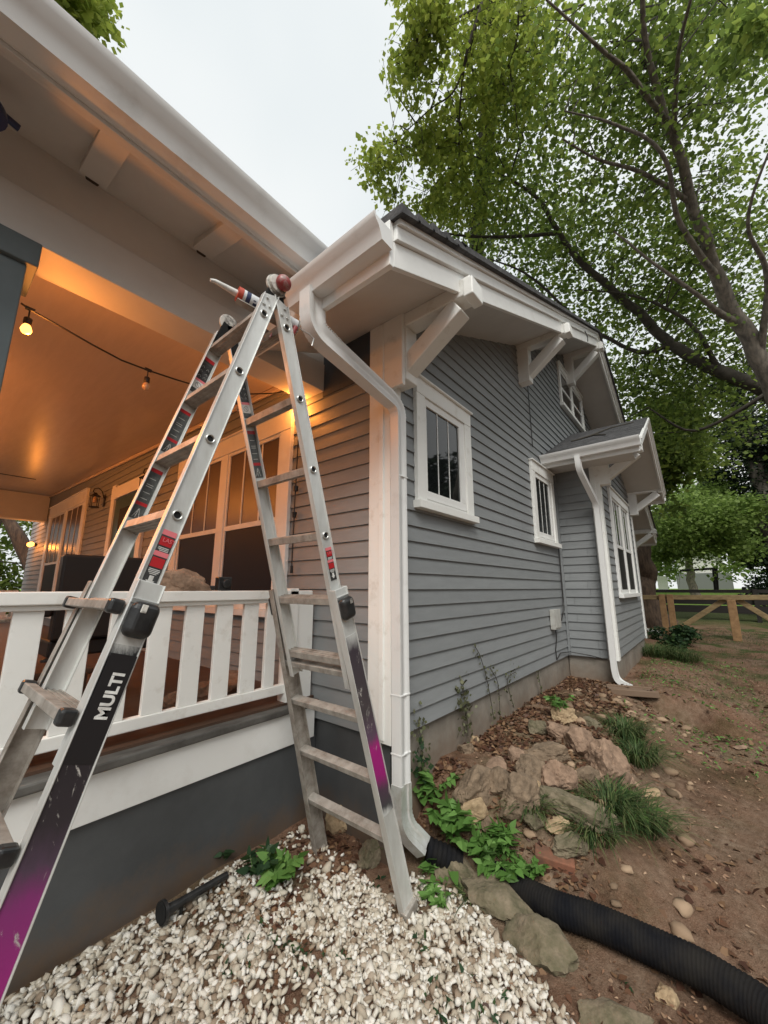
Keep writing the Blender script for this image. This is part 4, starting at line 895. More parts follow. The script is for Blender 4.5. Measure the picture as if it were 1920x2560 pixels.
# (branch on bay roof is placed on the slope)
mb = MB()
def onroof(x, y): return Vector((x, y, BZ0-.07+.13+.045+(x-3.58)*(BZ1-BZ0+.02)/1.92))
mb.tube([onroof(4.35,-.25), onroof(4.55,-.55), onroof(4.25,-.75)], [.010,.014,.008], 6); mb.tube([onroof(4.55,-.5), onroof(5.0,-.72), onroof(5.05,-1.05)], [.014,.012,.008], 6)
tag(mb.build('fallen_branch', M['greenbark'], smooth=60), 'dead branch lying on the shingles of the bay roof', 'branch')
# dark lamp-like object under the porch eave
mb = MB(); mb.tube([(-2.17,.42,3.66),(-2.17,.42,3.60)], .02, 8); mb.tube([(-2.17,.42,3.60),(-2.16,.42,3.585),(-2.12,.41,3.52),(-2.10,.40,3.49)], [.03,.055,.06,.045], 14); mb.tube([(-2.12,.42,3.57),(-2.03,.44,3.565)], .015, 8)
tag(mb.build('eave_floodlight', M['navy'], smooth=50), 'dark fixture hanging under the porch eave at the left edge', 'light fixture')
# splash block, small landscape spotlights
mb = MB(); p = gnd(1580,1735); mb.prism([(-.25,-.1,0),(.25,-.13,0),(.25,.13,0),(-.25,.1,0)], (0,0,.05)); mb.box(-.25,.25,-.13,-.10,.0,.07); mb.box(-.25,.25,.10,.13,.0,.07)
o = mb.build('splash_block', M['found'], bevel=.008); o.location = p+Vector((0,0,0)); o.rotation_euler = (0,0,-1.2); tag(o, 'concrete splash block under the bay downspout', 'splash block')
def spot(px, py, px2, py2, label, r=.035):
    p = gnd(px, py)+Vector((0,0,.07)); q = gnd(px2, py2)+Vector((0,0,.05)); s = thing('garden_spotlight', tuple(p), label, 'garden light'); d = (q-p).normalized()
    mb = MB(); mb.tube([p, p+d*.015, p+d*.02, p+d*.09, q], [r*1.15, r*1.15, r*.55, r*.45, r*.4], 16); mb.build('housing', M['black'], s, smooth=40)
    mb = MB(); mb.tube([p-d*.002, p-d*.004], [r, r*.95], 16); mb.build('lens', M['hole'], s)
    mb = MB(); mb.tube([p+d*.1, p+d*.1-Vector((0,0,.12))], .008, 6); mb.build('stake', M['black'], s)
spot(398,2330,565,2215,'black landscape spotlight lying in the white gravel, aimed at the viewer', .042)
spot(872,1985,845,2010,'small dark spotlight against the foundation behind the ladder', .03)

# ---------------------------------------------------------------- corrugated drain pipe
pp = [at(1215,2165,2,.03), at(1290,2215,2,.05), at(1389,2268,2,.07), at(1480,2300,2,.08), at(1562,2335,2,.085), at(1736,2415,2,.09), at(1830,2470,2,.09), at(1920,2530,2,.09), at(2080,2660,2,.09)]
def catmull(P, n):
    out = []
    for i in range(len(P)-1):
        p0 = P[max(i-1,0)]; p1 = P[i]; p2 = P[i+1]; p3 = P[min(i+2,len(P)-1)]
        for j in range(n):
            t = j/n; out.append(.5*((2*p1)+(p2-p0)*t+(2*p0-5*p1+4*p2-p3)*t*t+(3*p1-p0-3*p2+p3)*t**3))
    return out+[P[-1]]
cp = catmull(pp, 40)
cum = [0]
for i in range(1, len(cp)): cum.append(cum[-1]+(cp[i]-cp[i-1]).length)
N = int(cum[-1]/.005); path = []; j = 0
for i in range(N):
    d = i*.005
    while cum[j+1] < d: j += 1
    path.append(cp[j].lerp(cp[j+1], (d-cum[j])/(cum[j+1]-cum[j])))
mb = MB(); mb.tube(path, [(.050+.018*min(1, i/(N*.35)))*(1 if (i % 3) < 2 else .96) for i in range(N)], 18)
tag(mb.build('corrugated_drain_pipe', M['pipe'], smooth=70), 'black corrugated drain pipe snaking over the dirt past the edging stones', 'drain pipe')
mb = MB(); q0 = Vector((.115,-.185,.11)); q1 = Vector((.22,-.34,.05)); n_ = 22
mb.tube([q0.lerp(q1, i/n_) for i in range(n_+1)], [.062*(1 if i % 3 else .9) for i in range(n_+1)], 16)
tag(mb.build('drain_adapter', M['pipe'], smooth=60), 'ribbed black drain adapter fitted to the foot of the corner downspout', 'drain adapter')
#--SECTION3--
# ---------------------------------------------------------------- scattered stuff
def mesh_np(name, V, F, mats, parent=None, smooth=False, midx=None):
    me = bpy.data.meshes.new(name); nv = len(V); k = F.shape[1]
    me.vertices.add(nv); me.vertices.foreach_set('co', V.astype(np.float32).ravel())
    me.loops.add(F.size); me.loops.foreach_set('vertex_index', F.astype(np.int32).ravel())
    me.polygons.add(len(F)); me.polygons.foreach_set('loop_start', np.arange(0, F.size, k, dtype=np.int32)); me.polygons.foreach_set('loop_total', np.full(len(F), k, dtype=np.int32))
    me.update(calc_edges=True)
    if not isinstance(mats, (list, tuple)): mats = [mats]
    for q in mats: me.materials.append(q)
    if midx is not None: me.polygons.foreach_set('material_index', midx.astype(np.int32))
    if smooth: me.polygons.foreach_set('use_smooth', [True]*len(F))
    o = bpy.data.objects.new(name, me); C.objects.link(o)
    if parent: o.parent = parent; o.matrix_parent_inverse = Matrix.Translation(-parent.location)
    return o
def unit(a): return a/np.linalg.norm(a, axis=1, keepdims=True).clip(1e-6)
def leaf_geo(P, D, size, wid=.42, nrm=None, droop=.15):
    """P base points, D directions, size array -> 6-vertex folded leaf (2 quads)"""
    n = len(P); D = unit(D)
    if nrm is None: nrm = rng.normal(size=(n,3))*np.array([.6,.6,.6])+np.array([0,0,1.0])
    S = unit(np.cross(D, nrm)); N = np.cross(S, D); sz = size[:,None]
    v = np.stack([P, P+D*sz*.45+S*sz*wid-N*sz*.04, P+D*sz*1.0-N*sz*droop, P+D*sz*.45-S*sz*wid-N*sz*.04], 1)
    F = np.arange(n*4).reshape(n,4)
    return v.reshape(-1,3), F
def leaf_hex(P, D, size, wid=.3, nrm=None, droop=.2):
    n = len(P); D = unit(D)
    if nrm is None: nrm = rng.normal(size=(n,3))*.45+np.array([0,0,1.0])
    S = unit(np.cross(D, nrm)); N = np.cross(S, D); z = size[:,None]; dr = droop*(.3+1.2*rng.random((n,1)))
    v = np.stack([P, P+D*z*.28+S*z*wid+N*z*.05, P+D*z*.62+S*z*wid*.72-N*z*dr*.3, P+D*z-N*z*dr, P+D*z*.62-S*z*wid*.72-N*z*dr*.3, P+D*z*.28-S*z*wid+N*z*.05], 1)
    return v.reshape(-1,3), np.arange(n*6).reshape(n,6)
def scatter_cloud(blobs, size, jitter=.5, down=.3):
    Ps = []
    for c, r, n in blobs:
        r = np.array(r if hasattr(r, '__len__') else (r, r, r*.75)); q = unit(rng.normal(size=(n,3)))*rng.random((n,1))**.45
        Ps.append(np.array(c)+q*r)
    P = np.concatenate(Ps); n = len(P); D = rng.normal(size=(n,3)); D[:,2] = D[:,2]*.5-down
    return P, D, size*(1+jitter*(rng.random(n)*2-1))
def crown(name, blobs, size, m, parent, wid=.4):
    P, D, s = scatter_cloud(blobs, size); V, F = leaf_geo(P, D, s, wid); return mesh_np(name, V, F, m, parent)
GZ = np.vectorize(gz)
# white gravel: one mesh of many tumbled stones
def gravel():
    bm = bmesh.new(); bmesh.ops.create_icosphere(bm, subdivisions=1, radius=1); bm.verts.ensure_lookup_table()
    bv = np.array([v.co[:] for v in bm.verts]); bf = np.array([[v.index for v in f.verts] for f in bm.faces]); bm.free()
    pts = []
    # bed outline (x,y) from the porch wall to the edging stones, reaching past the camera's feet
    edge = [gnd(1050,2100), gnd(1120,2190), gnd(1240,2310), gnd(1330,2420), gnd(1440,2560)]
    ex = np.array([p.x for p in edge]); ey = np.array([p.y for p in edge])
    n = 0
    while n < 17000:
        x = rng.uniform(-2.4,.05); y = rng.uniform(-1.5,.66)
        lim = np.interp(y, ey[::-1], ex[::-1]) if y < ey[0] else .0
        if y > -.15: lim = -.12
        if x > lim-.03+.06*mnoise.noise(Vector((x*5, y*5, 0))): continue
        if y > .62: continue
        dens = mnoise.noise(Vector((x*2.3+4, y*2.3, 1.5)))
        if dens < -.42 and rng.random() < .55: continue
        if x > -.55 and y > .18 and rng.random() < .8: continue
        if y < -.75 and rng.random() < .35*sm(-.75,-1.2,y): continue
        pts.append((x, y)); n += 1
    pts = np.array(pts); n = len(pts)
    s = .0100+.0105*rng.random(n)**1.3; s[rng.random(n) < .04] *= 1.5
    base = bv[None]*(1+.30*rng.normal(size=(n,len(bv),1)).clip(-1.3,1.3))*np.stack([s*rng.uniform(.8,1.35,n), s*rng.uniform(.65,1,n), s*rng.uniform(.35,.7,n)],1)[:,None]
    ang = rng.normal(size=(n,3))*np.array([.6,.6,3])
    def rot(a, ax):
        c, s_ = np.cos(a), np.sin(a); z = np.zeros_like(a); o = np.ones_like(a)
        m = {0:[[o,z,z],[z,c,-s_],[z,s_,c]], 2:[[c,-s_,z],[s_,c,z],[z,z,o]], 1:[[c,z,s_],[z,o,z],[-s_,z,c]]}[ax]
        return np.array(m).transpose(2,0,1)
    Rm = rot(ang[:,2],2) @ rot(ang[:,1],1) @ rot(ang[:,0],0)
    base = np.einsum('nij,nkj->nki', Rm, base)
    z = GZ(pts[:,0], pts[:,1])+s*.35+rng.random(n)*.012
    V = base+np.stack([pts[:,0], pts[:,1], z],1)[:,None]
    F = (bf[None]+(np.arange(n)*len(bv))[:,None,None]).reshape(-1,3)
    gm = leafmat('white_gravel_stone', [(.22,.16,.11), (.38,.33,.26), (.50,.46,.38), (.60,.565,.50), (.68,.66,.61)], .85, 0)
    o = mesh_np('white_gravel', V.reshape(-1,3), F, gm); tag(o, 'bed of small white angular gravel between the porch wall and the edging stones', 'gravel', kind='stuff')
gravel()
# leaf litter, wood chips and twigs
def litter(name, n, fn, size, m, label, cat, wid=.35, up=.2):
    P = []
    while len(P) < n:
        x, y, keep = fn()
        if keep: P.append((x, y, gz(x, y)+.004+rng.random()*.012))
    P = np.array(P); D = rng.normal(size=(n,3)); D[:,2] = rng.normal(size=n)*up+.05; s = size*(.5+rng.random(n))
    nr = rng.normal(size=(n,3))*.45+np.array([0,0,1.]); V, F = leaf_hex(P, D, s, wid, nr, droop=.25)
    return tag(mesh_np(name, V, F, m), label, cat, kind='stuff')
def f_wall():
    x = rng.uniform(.25,4.0); y = -rng.random()**1.3*1.0; return x, y, mnoise.noise(Vector((x*2,y*2,0))) > -.35
litter('leaf_litter', 6500, f_wall, .036, M['litter'], 'brown dead leaves gathered along the foundation behind the rock pile', 'leaf litter')
def f_corner():
    x = rng.uniform(-.75,.12); y = rng.uniform(.1,.62); return x, y, rng.random() < .6
litter('leaf_litter', 500, f_corner, .038, M['litter'], 'dark dead leaves in the corner behind the ladder foot', 'leaf litter')
def f_dirt():
    x = rng.uniform(-1.5,9); y = rng.uniform(-3.6,-.1) if x > .1 else rng.uniform(-3,-1.0); return x, y, mnoise.noise(Vector((x*1.4,y*1.4,5))) > -.25
litter('wood_chips', 9500, f_dirt, .020, M['chip'], 'scattered wood chips and twigs over the red-brown dirt', 'debris', wid=.22, up=.1)
def f_bed2():
    x = rng.uniform(-2.3,.1); y = rng.uniform(-1.5,.6); return x, y, mnoise.noise(Vector((x*2.3+4,y*2.3,1.5)))+.25*rng.normal() < -.05
def f_bed():
    x = rng.uniform(-2.3,.1); y = rng.uniform(-1.5,.6); return x, y, mnoise.noise(Vector((x*2.3+4,y*2.3,1.5))) < -.12
litter('leaf_litter', 1500, f_bed2, .026, M['litter'], 'small dead leaves lying among the white gravel', 'leaf litter')
mb = MB()
for i in range(90):
    x = random.uniform(.2,5); y = random.uniform(-2.8,-.15); a = random.uniform(0,6.3); L = random.uniform(.04,.16)
    p = Vector((x, y, gz(x,y)+.012)); q = Vector((x+L*math.cos(a), y+L*math.sin(a), 0)); q.z = gz(q.x,q.y)+.015; mb.tube([p, (p+q)/2+Vector((.01,.01,.006)), q], [.002,.0028,.0015], 5)
tag(mb.build('twigs', M['chip']), 'thin dry twigs strewn over the dirt and rocks', 'twigs', kind='stuff')

# small rubble in the rock pile and larger dead leaves on the path
bm0 = bmesh.new(); bmesh.ops.create_icosphere(bm0, subdivisions=2, radius=1); bv0 = np.array([v.co[:] for v in bm0.verts]); bf0 = np.array([[v.index for v in f.verts] for f in bm0.faces]); bm0.free()
Vs = []; Fs = []; k = 0
while k < 230:
    x = rng.uniform(.4,3.6) if k < 150 else rng.uniform(.1,6); y = -rng.uniform(.25,1.35) if k < 150 else rng.uniform(-3.2,-.3); s_ = rng.uniform(.014,.05) if k < 150 else rng.uniform(.004,.012)
    v = bv0*(1+.22*rng.normal(size=(len(bv0),1)).clip(-1,1))*np.array([1.2,.9,.6])*s_; a = rng.random()*6.28; R2 = np.array([[math.cos(a),-math.sin(a),0],[math.sin(a),math.cos(a),0],[0,0,1]])
    Vs.append(v@R2.T+np.array([x, y, gz(x,y)+s_*.2])); Fs.append(bf0+k*len(bv0)); k += 1
tag(mesh_np('stone_rubble', np.concatenate(Vs), np.concatenate(Fs), leafmat('rubble_stone', [(.12,.085,.055), (.25,.17,.11), (.38,.27,.18)], .9, 0)), 'small broken stones between the boulders and over the dirt', 'rubble', kind='stuff')
def f_path():
    x = rng.uniform(-.3,6); y = rng.uniform(-3.4,-.4); return x, y, x > .2 and mnoise.noise(Vector((x*1.1,y*1.1,12))) > .1
litter('leaf_litter', 900, f_path, .05, M['litter'], 'scattered dead leaves over the dirt path', 'leaf litter', wid=.3, up=.3)

# ---------------------------------------------------------------- plants
def leafy(p, h, nst, label, spread=.18, size=.07, m='leafG', lean=(0,0), npair=7, group=None):
    s = thing('leafy_plant', tuple(p), label, 'plant', group); P = []; D = []; mb = MB()
    for k in range(nst):
        a = random.uniform(0, 6.28); r = random.uniform(.2,1)*spread; tip = Vector((r*math.cos(a)+lean[0], r*math.sin(a)+lean[1], h*random.uniform(.6,1)))
        b0 = Vector(p)+Vector((random.uniform(-.3,.3)*spread, random.uniform(-.3,.3)*spread, -.01)); pts = []
        for j in range(npair+1):
            t = j/npair; pts.append(b0+Vector((tip.x*t**1.5, tip.y*t**1.5, tip.z*(t-.22*t*t)))+Vector((0,0,0)))
        mb.tube(pts, [.004*(1-.7*j/npair) for j in range(npair+1)], 5)
        for j in range(2, npair+1):
            dv = (pts[j]-pts[j-1]).normalized(); sd_ = dv.cross(Vector((0,0,1))); 
            if sd_.length < .1: sd_ = Vector((math.cos(a+1.57), math.sin(a+1.57), 0))
            sd_.normalize()
            for sg in (-1, 1):
                P.append(pts[j][:]); D.append((sd_*sg+dv*.5+Vector((0,0,random.uniform(-.35,.1))))[:])
        P.append(pts[-1][:]); D.append(dv[:])
    P = np.array(P); D = np.array(D); n = len(P); sz = size*1.25*(.6+.6*rng.random(n)); V, F = leaf_hex(P, D, sz, .27, droop=.25); mb.build('stem', M['leafG'], s)
    mesh_np('foliage', V, F, M[m], s); return s
PG = 'leafy weeds around the corner downspout and the pipe'
leafy(gnd(1075,2010), .30, 5, 'tall green nettle-like weed right behind the corner downspout', .16, .085, lean=(.02,-.06), group=PG)
leafy(gnd(1130,2090), .26, 8, 'bright green weed clump beside the ribbed drain adapter', .17, .075, lean=(0,-.03), group=PG)
leafy(gnd(1195,2130), .18, 8, 'low bright weed clump between the adapter and the pipe mouth', .16, .06, lean=(.02,-.03), group=PG)
leafy(gnd(1270,2140), .18, 8, 'rounded green weed clump arching over the pipe mouth', .14, .055, group=PG)
leafy(gnd(1245,2185), .13, 7, 'drooping weed covering the very start of the black pipe', .13, .055, group=PG)
leafy(gnd(1320,2190), .15, 7, 'small weed clump at the upper side of the pipe', .12, .045, group=PG)
leafy(gnd(1085,2190), .12, 4, 'few broad leaves between the right ladder foot and the edging stones', .10, .07, group=PG)
leafy(gnd(1090,2250), .08, 6, 'flat weed in the gravel beside the right ladder foot', .12, .045, group=PG)
leafy(gnd(640,2190), .16, 6, 'green seedling clump against the dark porch wall', .13, .052, m='leafB', group=PG)
leafy(gnd(700,2200), .14, 6, 'low green weed just left of the left ladder foot', .14, .065, group=PG)
leafy(gnd(560,2150), .12, 4, 'thin dark weed against the porch wall', .1, .05, m='leafB', group=PG)
leafy(gnd(960,2130), .12, 6, 'weeds over the mossy rock by the right ladder rail', .12, .05, group=PG)
leafy(gnd(1400,1800)+Vector((0,0,.1)), .12, 8, 'small weeds growing on the topmost pale rock', .16, .04, group=PG)
leafy(gnd(1560,2020), .12, 8, 'low weeds at the right end of the rock pile', .2, .035, m='leafG', group=PG)
def grass(p, n, h, spread, label, group='dark grass tufts around the rock pile'):
    p = Vector(p); P = []; 
    a = rng.random(n)*6.283; r = rng.random(n)**.6*spread; b = np.stack([p.x+r*np.cos(a)*.6, p.y+r*np.sin(a)*.6, np.full(n, p.z-.01)],1)
    d = np.stack([np.cos(a)*.9+rng.normal(size=n)*.35, np.sin(a)*.9+rng.normal(size=n)*.35, np.zeros(n)],1); hh = h*(.6+.5*rng.random(n)); ln = h*.75*(.5+rng.random(n))
    S = np.stack([-d[:,1], d[:,0], np.zeros(n)],1); S = unit(S)*.0028; rows = []
    for t, w_ in ((0,1),(.4,1),(.75,.7),(1,.15)):
        q = b+d*(ln*t**1.6)[:,None]; q[:,2] += hh*(1.7*t-1.25*t*t); rows += [q-S*w_, q+S*w_]
    V = np.stack(rows,1).reshape(-1,3); F = []
    base = np.arange(n)*8
    F = np.concatenate([np.stack([base+2*i, base+2*i+1, base+2*i+3, base+2*i+2],1) for i in range(3)])
    return tag(mesh_np('grass_tuft', V, F, M['grassD']), label, 'grass tuft', group)
grass(gnd(1560,1840), 420, .26, .26, 'tall dark grass tuft behind the big pinkish boulder')
grass(gnd(1590,1900), 420, .24, .25, 'dark grass tuft on the path side of the big pinkish boulder')
grass(gnd(1520,2030), 520, .24, .30, 'wide drooping grass tuft at the front right of the rock pile')
grass(gnd(1590,2060), 420, .22, .26, 'drooping grass tuft nearest the dirt path')
grass(gnd(1330,2030), 160, .16, .14, 'small dark grass tuft between the front boulders')
grass(gnd(1480,2090), 240, .18, .2, 'grass tuft under the long mossy slab')
grass(gnd(1180,2250), 60, .10, .1, 'few thin blades beside the edging stones')
grass(gnd(1640,1640), 700, .35, .6, 'big dark clump of ground foliage beyond the bay downspout', group=None)
grass(gnd(1700,1650), 600, .3, .5, 'dark low clump at the edge of the path beyond the house', group=None)
def f_grass():
    x = rng.uniform(4.5,14); y = rng.uniform(-3.5,-.7); return x, y, (mnoise.noise(Vector((x*.9,y*.9,9)))+.4*rng.normal() > .15 and y > -2.6) or x > 11
litter('sparse_grass', 15000, f_grass, .045, M['grassD'], 'sparse short green growth spreading over the dirt towards the gate', 'grass', wid=.05, up=1.1)
def f_edge():
    x = rng.uniform(2.6,8.5); y = -rng.uniform(.75,2.0); return x, y, mnoise.noise(Vector((x*1.6,y*1.6,3)))+.3*rng.normal() > 0
litter('low_weeds', 1500, f_edge, .04, M['leafG'], 'low green weeds creeping over the dirt along the house beyond the rock pile', 'weeds', wid=.2, up=.6)
def f_bedw():
    x = rng.uniform(-1.4,.1); y = rng.uniform(-1.2,.3); return x, y, mnoise.noise(Vector((x*3.5,y*3.5,22))) > .22
litter('low_weeds', 650, f_bedw, .032, M['leafB'], 'tiny weeds coming up through the white gravel', 'weeds', wid=.22, up=.8)
# vines climbing the foundation and the siding
VG = 'withered vines climbing the gable foundation'
def vine(pts, n, size, label, m='vine', r=.05):
    path = [at(a, b, 1, -.035) for a, b in pts]; s = thing('climbing_vine', tuple(path[0]), label, 'vine', VG)
    mb = MB(); mb.tube(catmull(path, 5), .0035, 5); mb.build('stem', M['greenbark'], s)
    cp_ = catmull(path, 8); idx = rng.integers(0, len(cp_), n); P = np.array([cp_[i][:] for i in idx])+rng.normal(size=(n,3))*np.array([r,.008,r]); P[:,1] = np.minimum(P[:,1], -.028)
    D = rng.normal(size=(n,3)); D[:,1] *= .3; V, F = leaf_geo(P, D, size*(.6+.7*rng.random(n)), .4, rng.normal(size=(n,3))*.4+np.array([0,-1.,0])); mesh_np('foliage', V, F, M[m], s)
vine([(1060,1910),(1052,1850),(1045,1800)], 50, .03, 'small vine nearest the corner downspout')
vine([(1170,1840),(1165,1770),(1155,1720)], 130, .035, 'bushy vine with pale leaves overlapping the lowest siding boards', r=.06)
vine([(1235,1800),(1225,1740),(1215,1690),(1200,1640),(1187,1615)], 45, .026, 'long thin withered vine reaching highest up the siding', r=.02)
vine([(1250,1790),(1245,1710),(1225,1670)], 40, .026, 'thin withered vine just right of the tall one', r=.025)
vine([(1285,1770),(1268,1700),(1290,1680)], 60, .026, 'green vine on the foundation in the middle of the wall', r=.04)
vine([(1355,1740),(1345,1680)], 40, .025, 'short vine on the foundation near the inside corner', r=.03)
vine([(1065,1930),(1055,1890)], 40, .04, 'dark green creeper low on the foundation by the downspout', m='leafB', r=.05)

# ---------------------------------------------------------------- gate, fences and the neighbours beyond
gt = thing('wooden_gate', (12, -2, .3), 'yellowish wooden gate and rail with crossing diagonal braces at the end of the path', 'gate')
def tp(px, py, x=12.0): return at(px, py, 0, x)
def bar(a, b, w_, h_, nm, m, par): mb = MB(); mb.beam(a, b, w_, h_); return mb.build(nm, M[m], par, bevel=.01)
bar(tp(1590,1493), tp(2010,1494), .05, .13, 'top_rail', 'fence', gt)
a = tp(1690,1577,12.08); bar(a, tp(1822,1492,12.08), .04, .13, 'diagonal_brace', 'fence', gt); bar(tp(1832,1492,12.08), tp(1945,1560,12.08), .04, .13, 'diagonal_brace', 'fence', gt)
for px in (1667, 1687):
    p = tp(px, 1578); q = Vector((p.x-.06, p.y, tp(px,1486).z)); mb = MB(); mb.box(p.x-.13,p.x-.03,p.y-.075,p.y+.075,p.z-.15,q.z); mb.build('post', M['postw'], gt, bevel=.01)
p = tp(1842,1588); mb = MB(); mb.box(p.x-.13,p.x-.03,p.y-.09,p.y+.09,p.z-.15,tp(1842,1500).z); mb.build('post', M['postw'], gt, bevel=.01)
fn = thing('dark_board_fence', (17, 0, .5), 'low dark board fence running across the yard behind the gate', 'fence')
for z0_, z1_ in ((1.44,1.56),(.72,.98),(1.02,1.26)):
    mb = MB(); mb.box(17,17.05,-22,3,z0_,z1_); mb.build('rail', M['darkwood'], fn)
for y in range(-21, 4, 3): mb = MB(); mb.box(16.9,17.0,y,y+.12,.3,1.58); mb.build('post', M['darkwood'], fn)
def pt(px, py, x): return at(px, py, 0, x)
# black garden frame
fr = thing('black_garden_frame', tuple(pt(1790,1470,24)), 'black rectangular garden frame standing on the far lawn', 'garden frame')
a = pt(1700,1427,24); b = pt(1790,1421,24)
bar(a, b, .1, .12, 'top_bar', 'iron', fr)
bar(b, pt(1793,1478,24), .1, .14, 'post', 'iron', fr); bar(pt(1783,1424,23.5), pt(1788,1478,23.5), .08, .1, 'post', 'iron', fr); bar(pt(1700,1427,24), pt(1697,1470,24), .04, .04, 'post', 'utility', fr)
nb = thing('neighbour_house', (48, -5, 1.5), 'distant pale house with a gray lower half beyond the far lawn', 'house')
y0_ = pt(1830,1440,48).y; y1_ = pt(1690,1440,48).y
mb = MB(); mb.box(48,54,y0_,y1_,1.2,3.1); mb.build('lower_wall', mat('gray_masonry', (.16,.165,.165), .9), nb); mb = MB(); mb.box(48.2,54,y0_+.5,y1_-.3,3.1,5.2); mb.build('upper_wall', M['lwhite'], nb)
mb = MB(); mb.prism([(47.6,y0_,5.2),(54.6,y0_,5.2),(51,y0_,7)], (0,y1_-y0_,0)); mb.build('roof', M['shingle'], nb)
mb = MB(); mb.box(48.1,48.19,-6.2,-4.2,3.6,4.6); mb.build('window', M['glass'], nb)
mb = MB(); q = pt(1655,1447,34); mb.box(34,34.5,q.y-.3,q.y+.3,1.5,q.z+.2); mb.box(34,34.1,q.y+.5,q.y+1.6,q.z+.05,q.z+.15); mb.box(34,34.1,q.y+1.5,q.y+1.6,1.3,q.z+.05)
tag(mb.build('playset', M['lwhite']), 'tiny pale playset on the bright lawn beside the tree trunk', 'playset')

# ---------------------------------------------------------------- trees
def trunk_part(paths, m, parent, name='trunk', n=9):
    out = []
    for pts, rads in paths:
        mb = MB(); cp_ = catmull([Vector(p) for p in pts], 6); k = len(cp_); rr = np.interp(np.linspace(0, len(rads)-1, k), range(len(rads)), rads)
        cp_ = [p+Vector((mnoise.noise(p*1.7), mnoise.noise(p*1.7+Vector((9,0,0))), 0))*float(r_)*.9 for p, r_ in zip(cp_, rr)]
        mb.tube(cp_, list(rr), n); out.append(mb.build(name, M[m], parent, smooth=80))
    return out
def dp(px, py, d): return far(px*D_, py*D_, d)     # display-scale pixel at a distance
def rr_(l, dist): return [q/831*dist*.24 for q in l]
def tree(name, label, base, limbs, blobs, leaf, m, bark, parent_group=None, wid=.4, limbname='trunk'):
    t = thing(name, tuple(base), label, 'tree', parent_group)
    for i, (pts, rads) in enumerate(limbs): trunk_part([(pts, rads)], bark, t, 'trunk' if i == 0 else 'limb', 9 if i == 0 else 6)
    crown('crown', blobs, leaf, M[m], t, wid)
    pts = [Vector(p) for L in limbs for p in catmull([Vector(q) for q in L[0]], 5) if Vector(p).z > 2.2]; mb = MB(); k = leaf/.1
    if pts:
        for b in blobs[::2][:90]:
            c = Vector([float(q) for q in b[0]]); q = min(pts, key=lambda a: (a-c).length_squared)
            if (q-c).length > 3.5: continue
            mid = (q+c)/2+Vector((random.gauss(0,.15), random.gauss(0,.15), random.gauss(.1,.15))); r = .016*k
            mb.tube([q, mid, c], [r, r*.7, r*.35], 5)
            for i in range(3):
                e = c+Vector((random.gauss(0,.35), random.gauss(0,.35), random.gauss(-.1,.3)))*k; mb.tube([mid.lerp(c,.3+.3*i), e], [r*.4, r*.2], 4)
        if mb.v: mb.build('twigs', M['greenbark'], t)
    return t
def region(poly_list, dist, nb, r, n, flat=.7):
    """clusters: list of (px,py,rx,ry,weight) blobs in display pixels, spread in depth between dist[0] and dist[1]"""
    out = []; W = np.array([q[2]*q[3]*q[4] for q in poly_list], float); W /= W.sum()
    for i in range(nb):
        px, py, rx, ry, _ = poly_list[rng.choice(len(W), p=W)]; a = rng.random()*6.283; k = rng.random()**.5
        d = rng.uniform(*dist); c = dp(px+rx*k*math.cos(a), py+ry*k*math.sin(a), d); rr = r*(.6+.8*rng.random())
        out.append((c[:], (rr, rr, rr*flat), int(n*(.6+.8*rng.random()))))
    return out
# big maple on the right: trunk leaves the frame at the right edge
b1 = dp(1790, 1020, 9.5); g1 = (b1.x, b1.y, gz(b1.x,b1.y)-.2)
limbs = [([g1, b1, dp(1700,900,9.5), dp(1600,705,9.5), dp(1545,575,9.5), dp(1490,420,9.5), dp(1445,260,9.5), dp(1400,120,9.5), dp(1385,-40,9.5)], rr_([75,62,56,46,36,28,22,15,10],9.5)),
 ([dp(1500,440,9.5), dp(1380,370,9.3), dp(1290,345,9.2), dp(1215,300,9)], rr_([18,13,9,5],9.3)),
 ([dp(1560,610,9.5), dp(1470,480,9.2), dp(1430,330,9), dp(1330,270,9), dp(1220,240,9)], rr_([24,15,11,8,4],9.3)),
 ([dp(1600,700,9.5), dp(1510,640,9.2), dp(1400,560,9), dp(1325,500,9)], rr_([26,14,9,5],9.3)),
 ([dp(1640,790,9.5), dp(1655,600,9.3), dp(1615,480,9), dp(1660,330,9)], rr_([24,15,9,5],9.3)),
 ([dp(1445,260,9.5), dp(1350,150,9.2), dp(1270,80,9), dp(1180,0,9)], rr_([17,13,8,5],9.3)),
 ([dp(1460,290,9.5), dp(1465,120,9.2), dp(1500,-30,9)], rr_([15,10,6],9.3))]
bl = region([(1480,150,200,180,1), (1560,450,150,170,.8), (1330,330,150,160,1.1), (1250,120,110,140,1), (1600,650,90,150,.9), (1440,60,200,90,.9)], (9.2,13), 200, .75, 84)
bl += region([(1620,80,60,80,1)], (7,8), 6, .35, 110)
tree('maple_tree', 'tall forking maple whose pale trunk leans in from the right edge of the yard', g1, limbs, bl, .08, 'leafD', 'bark')
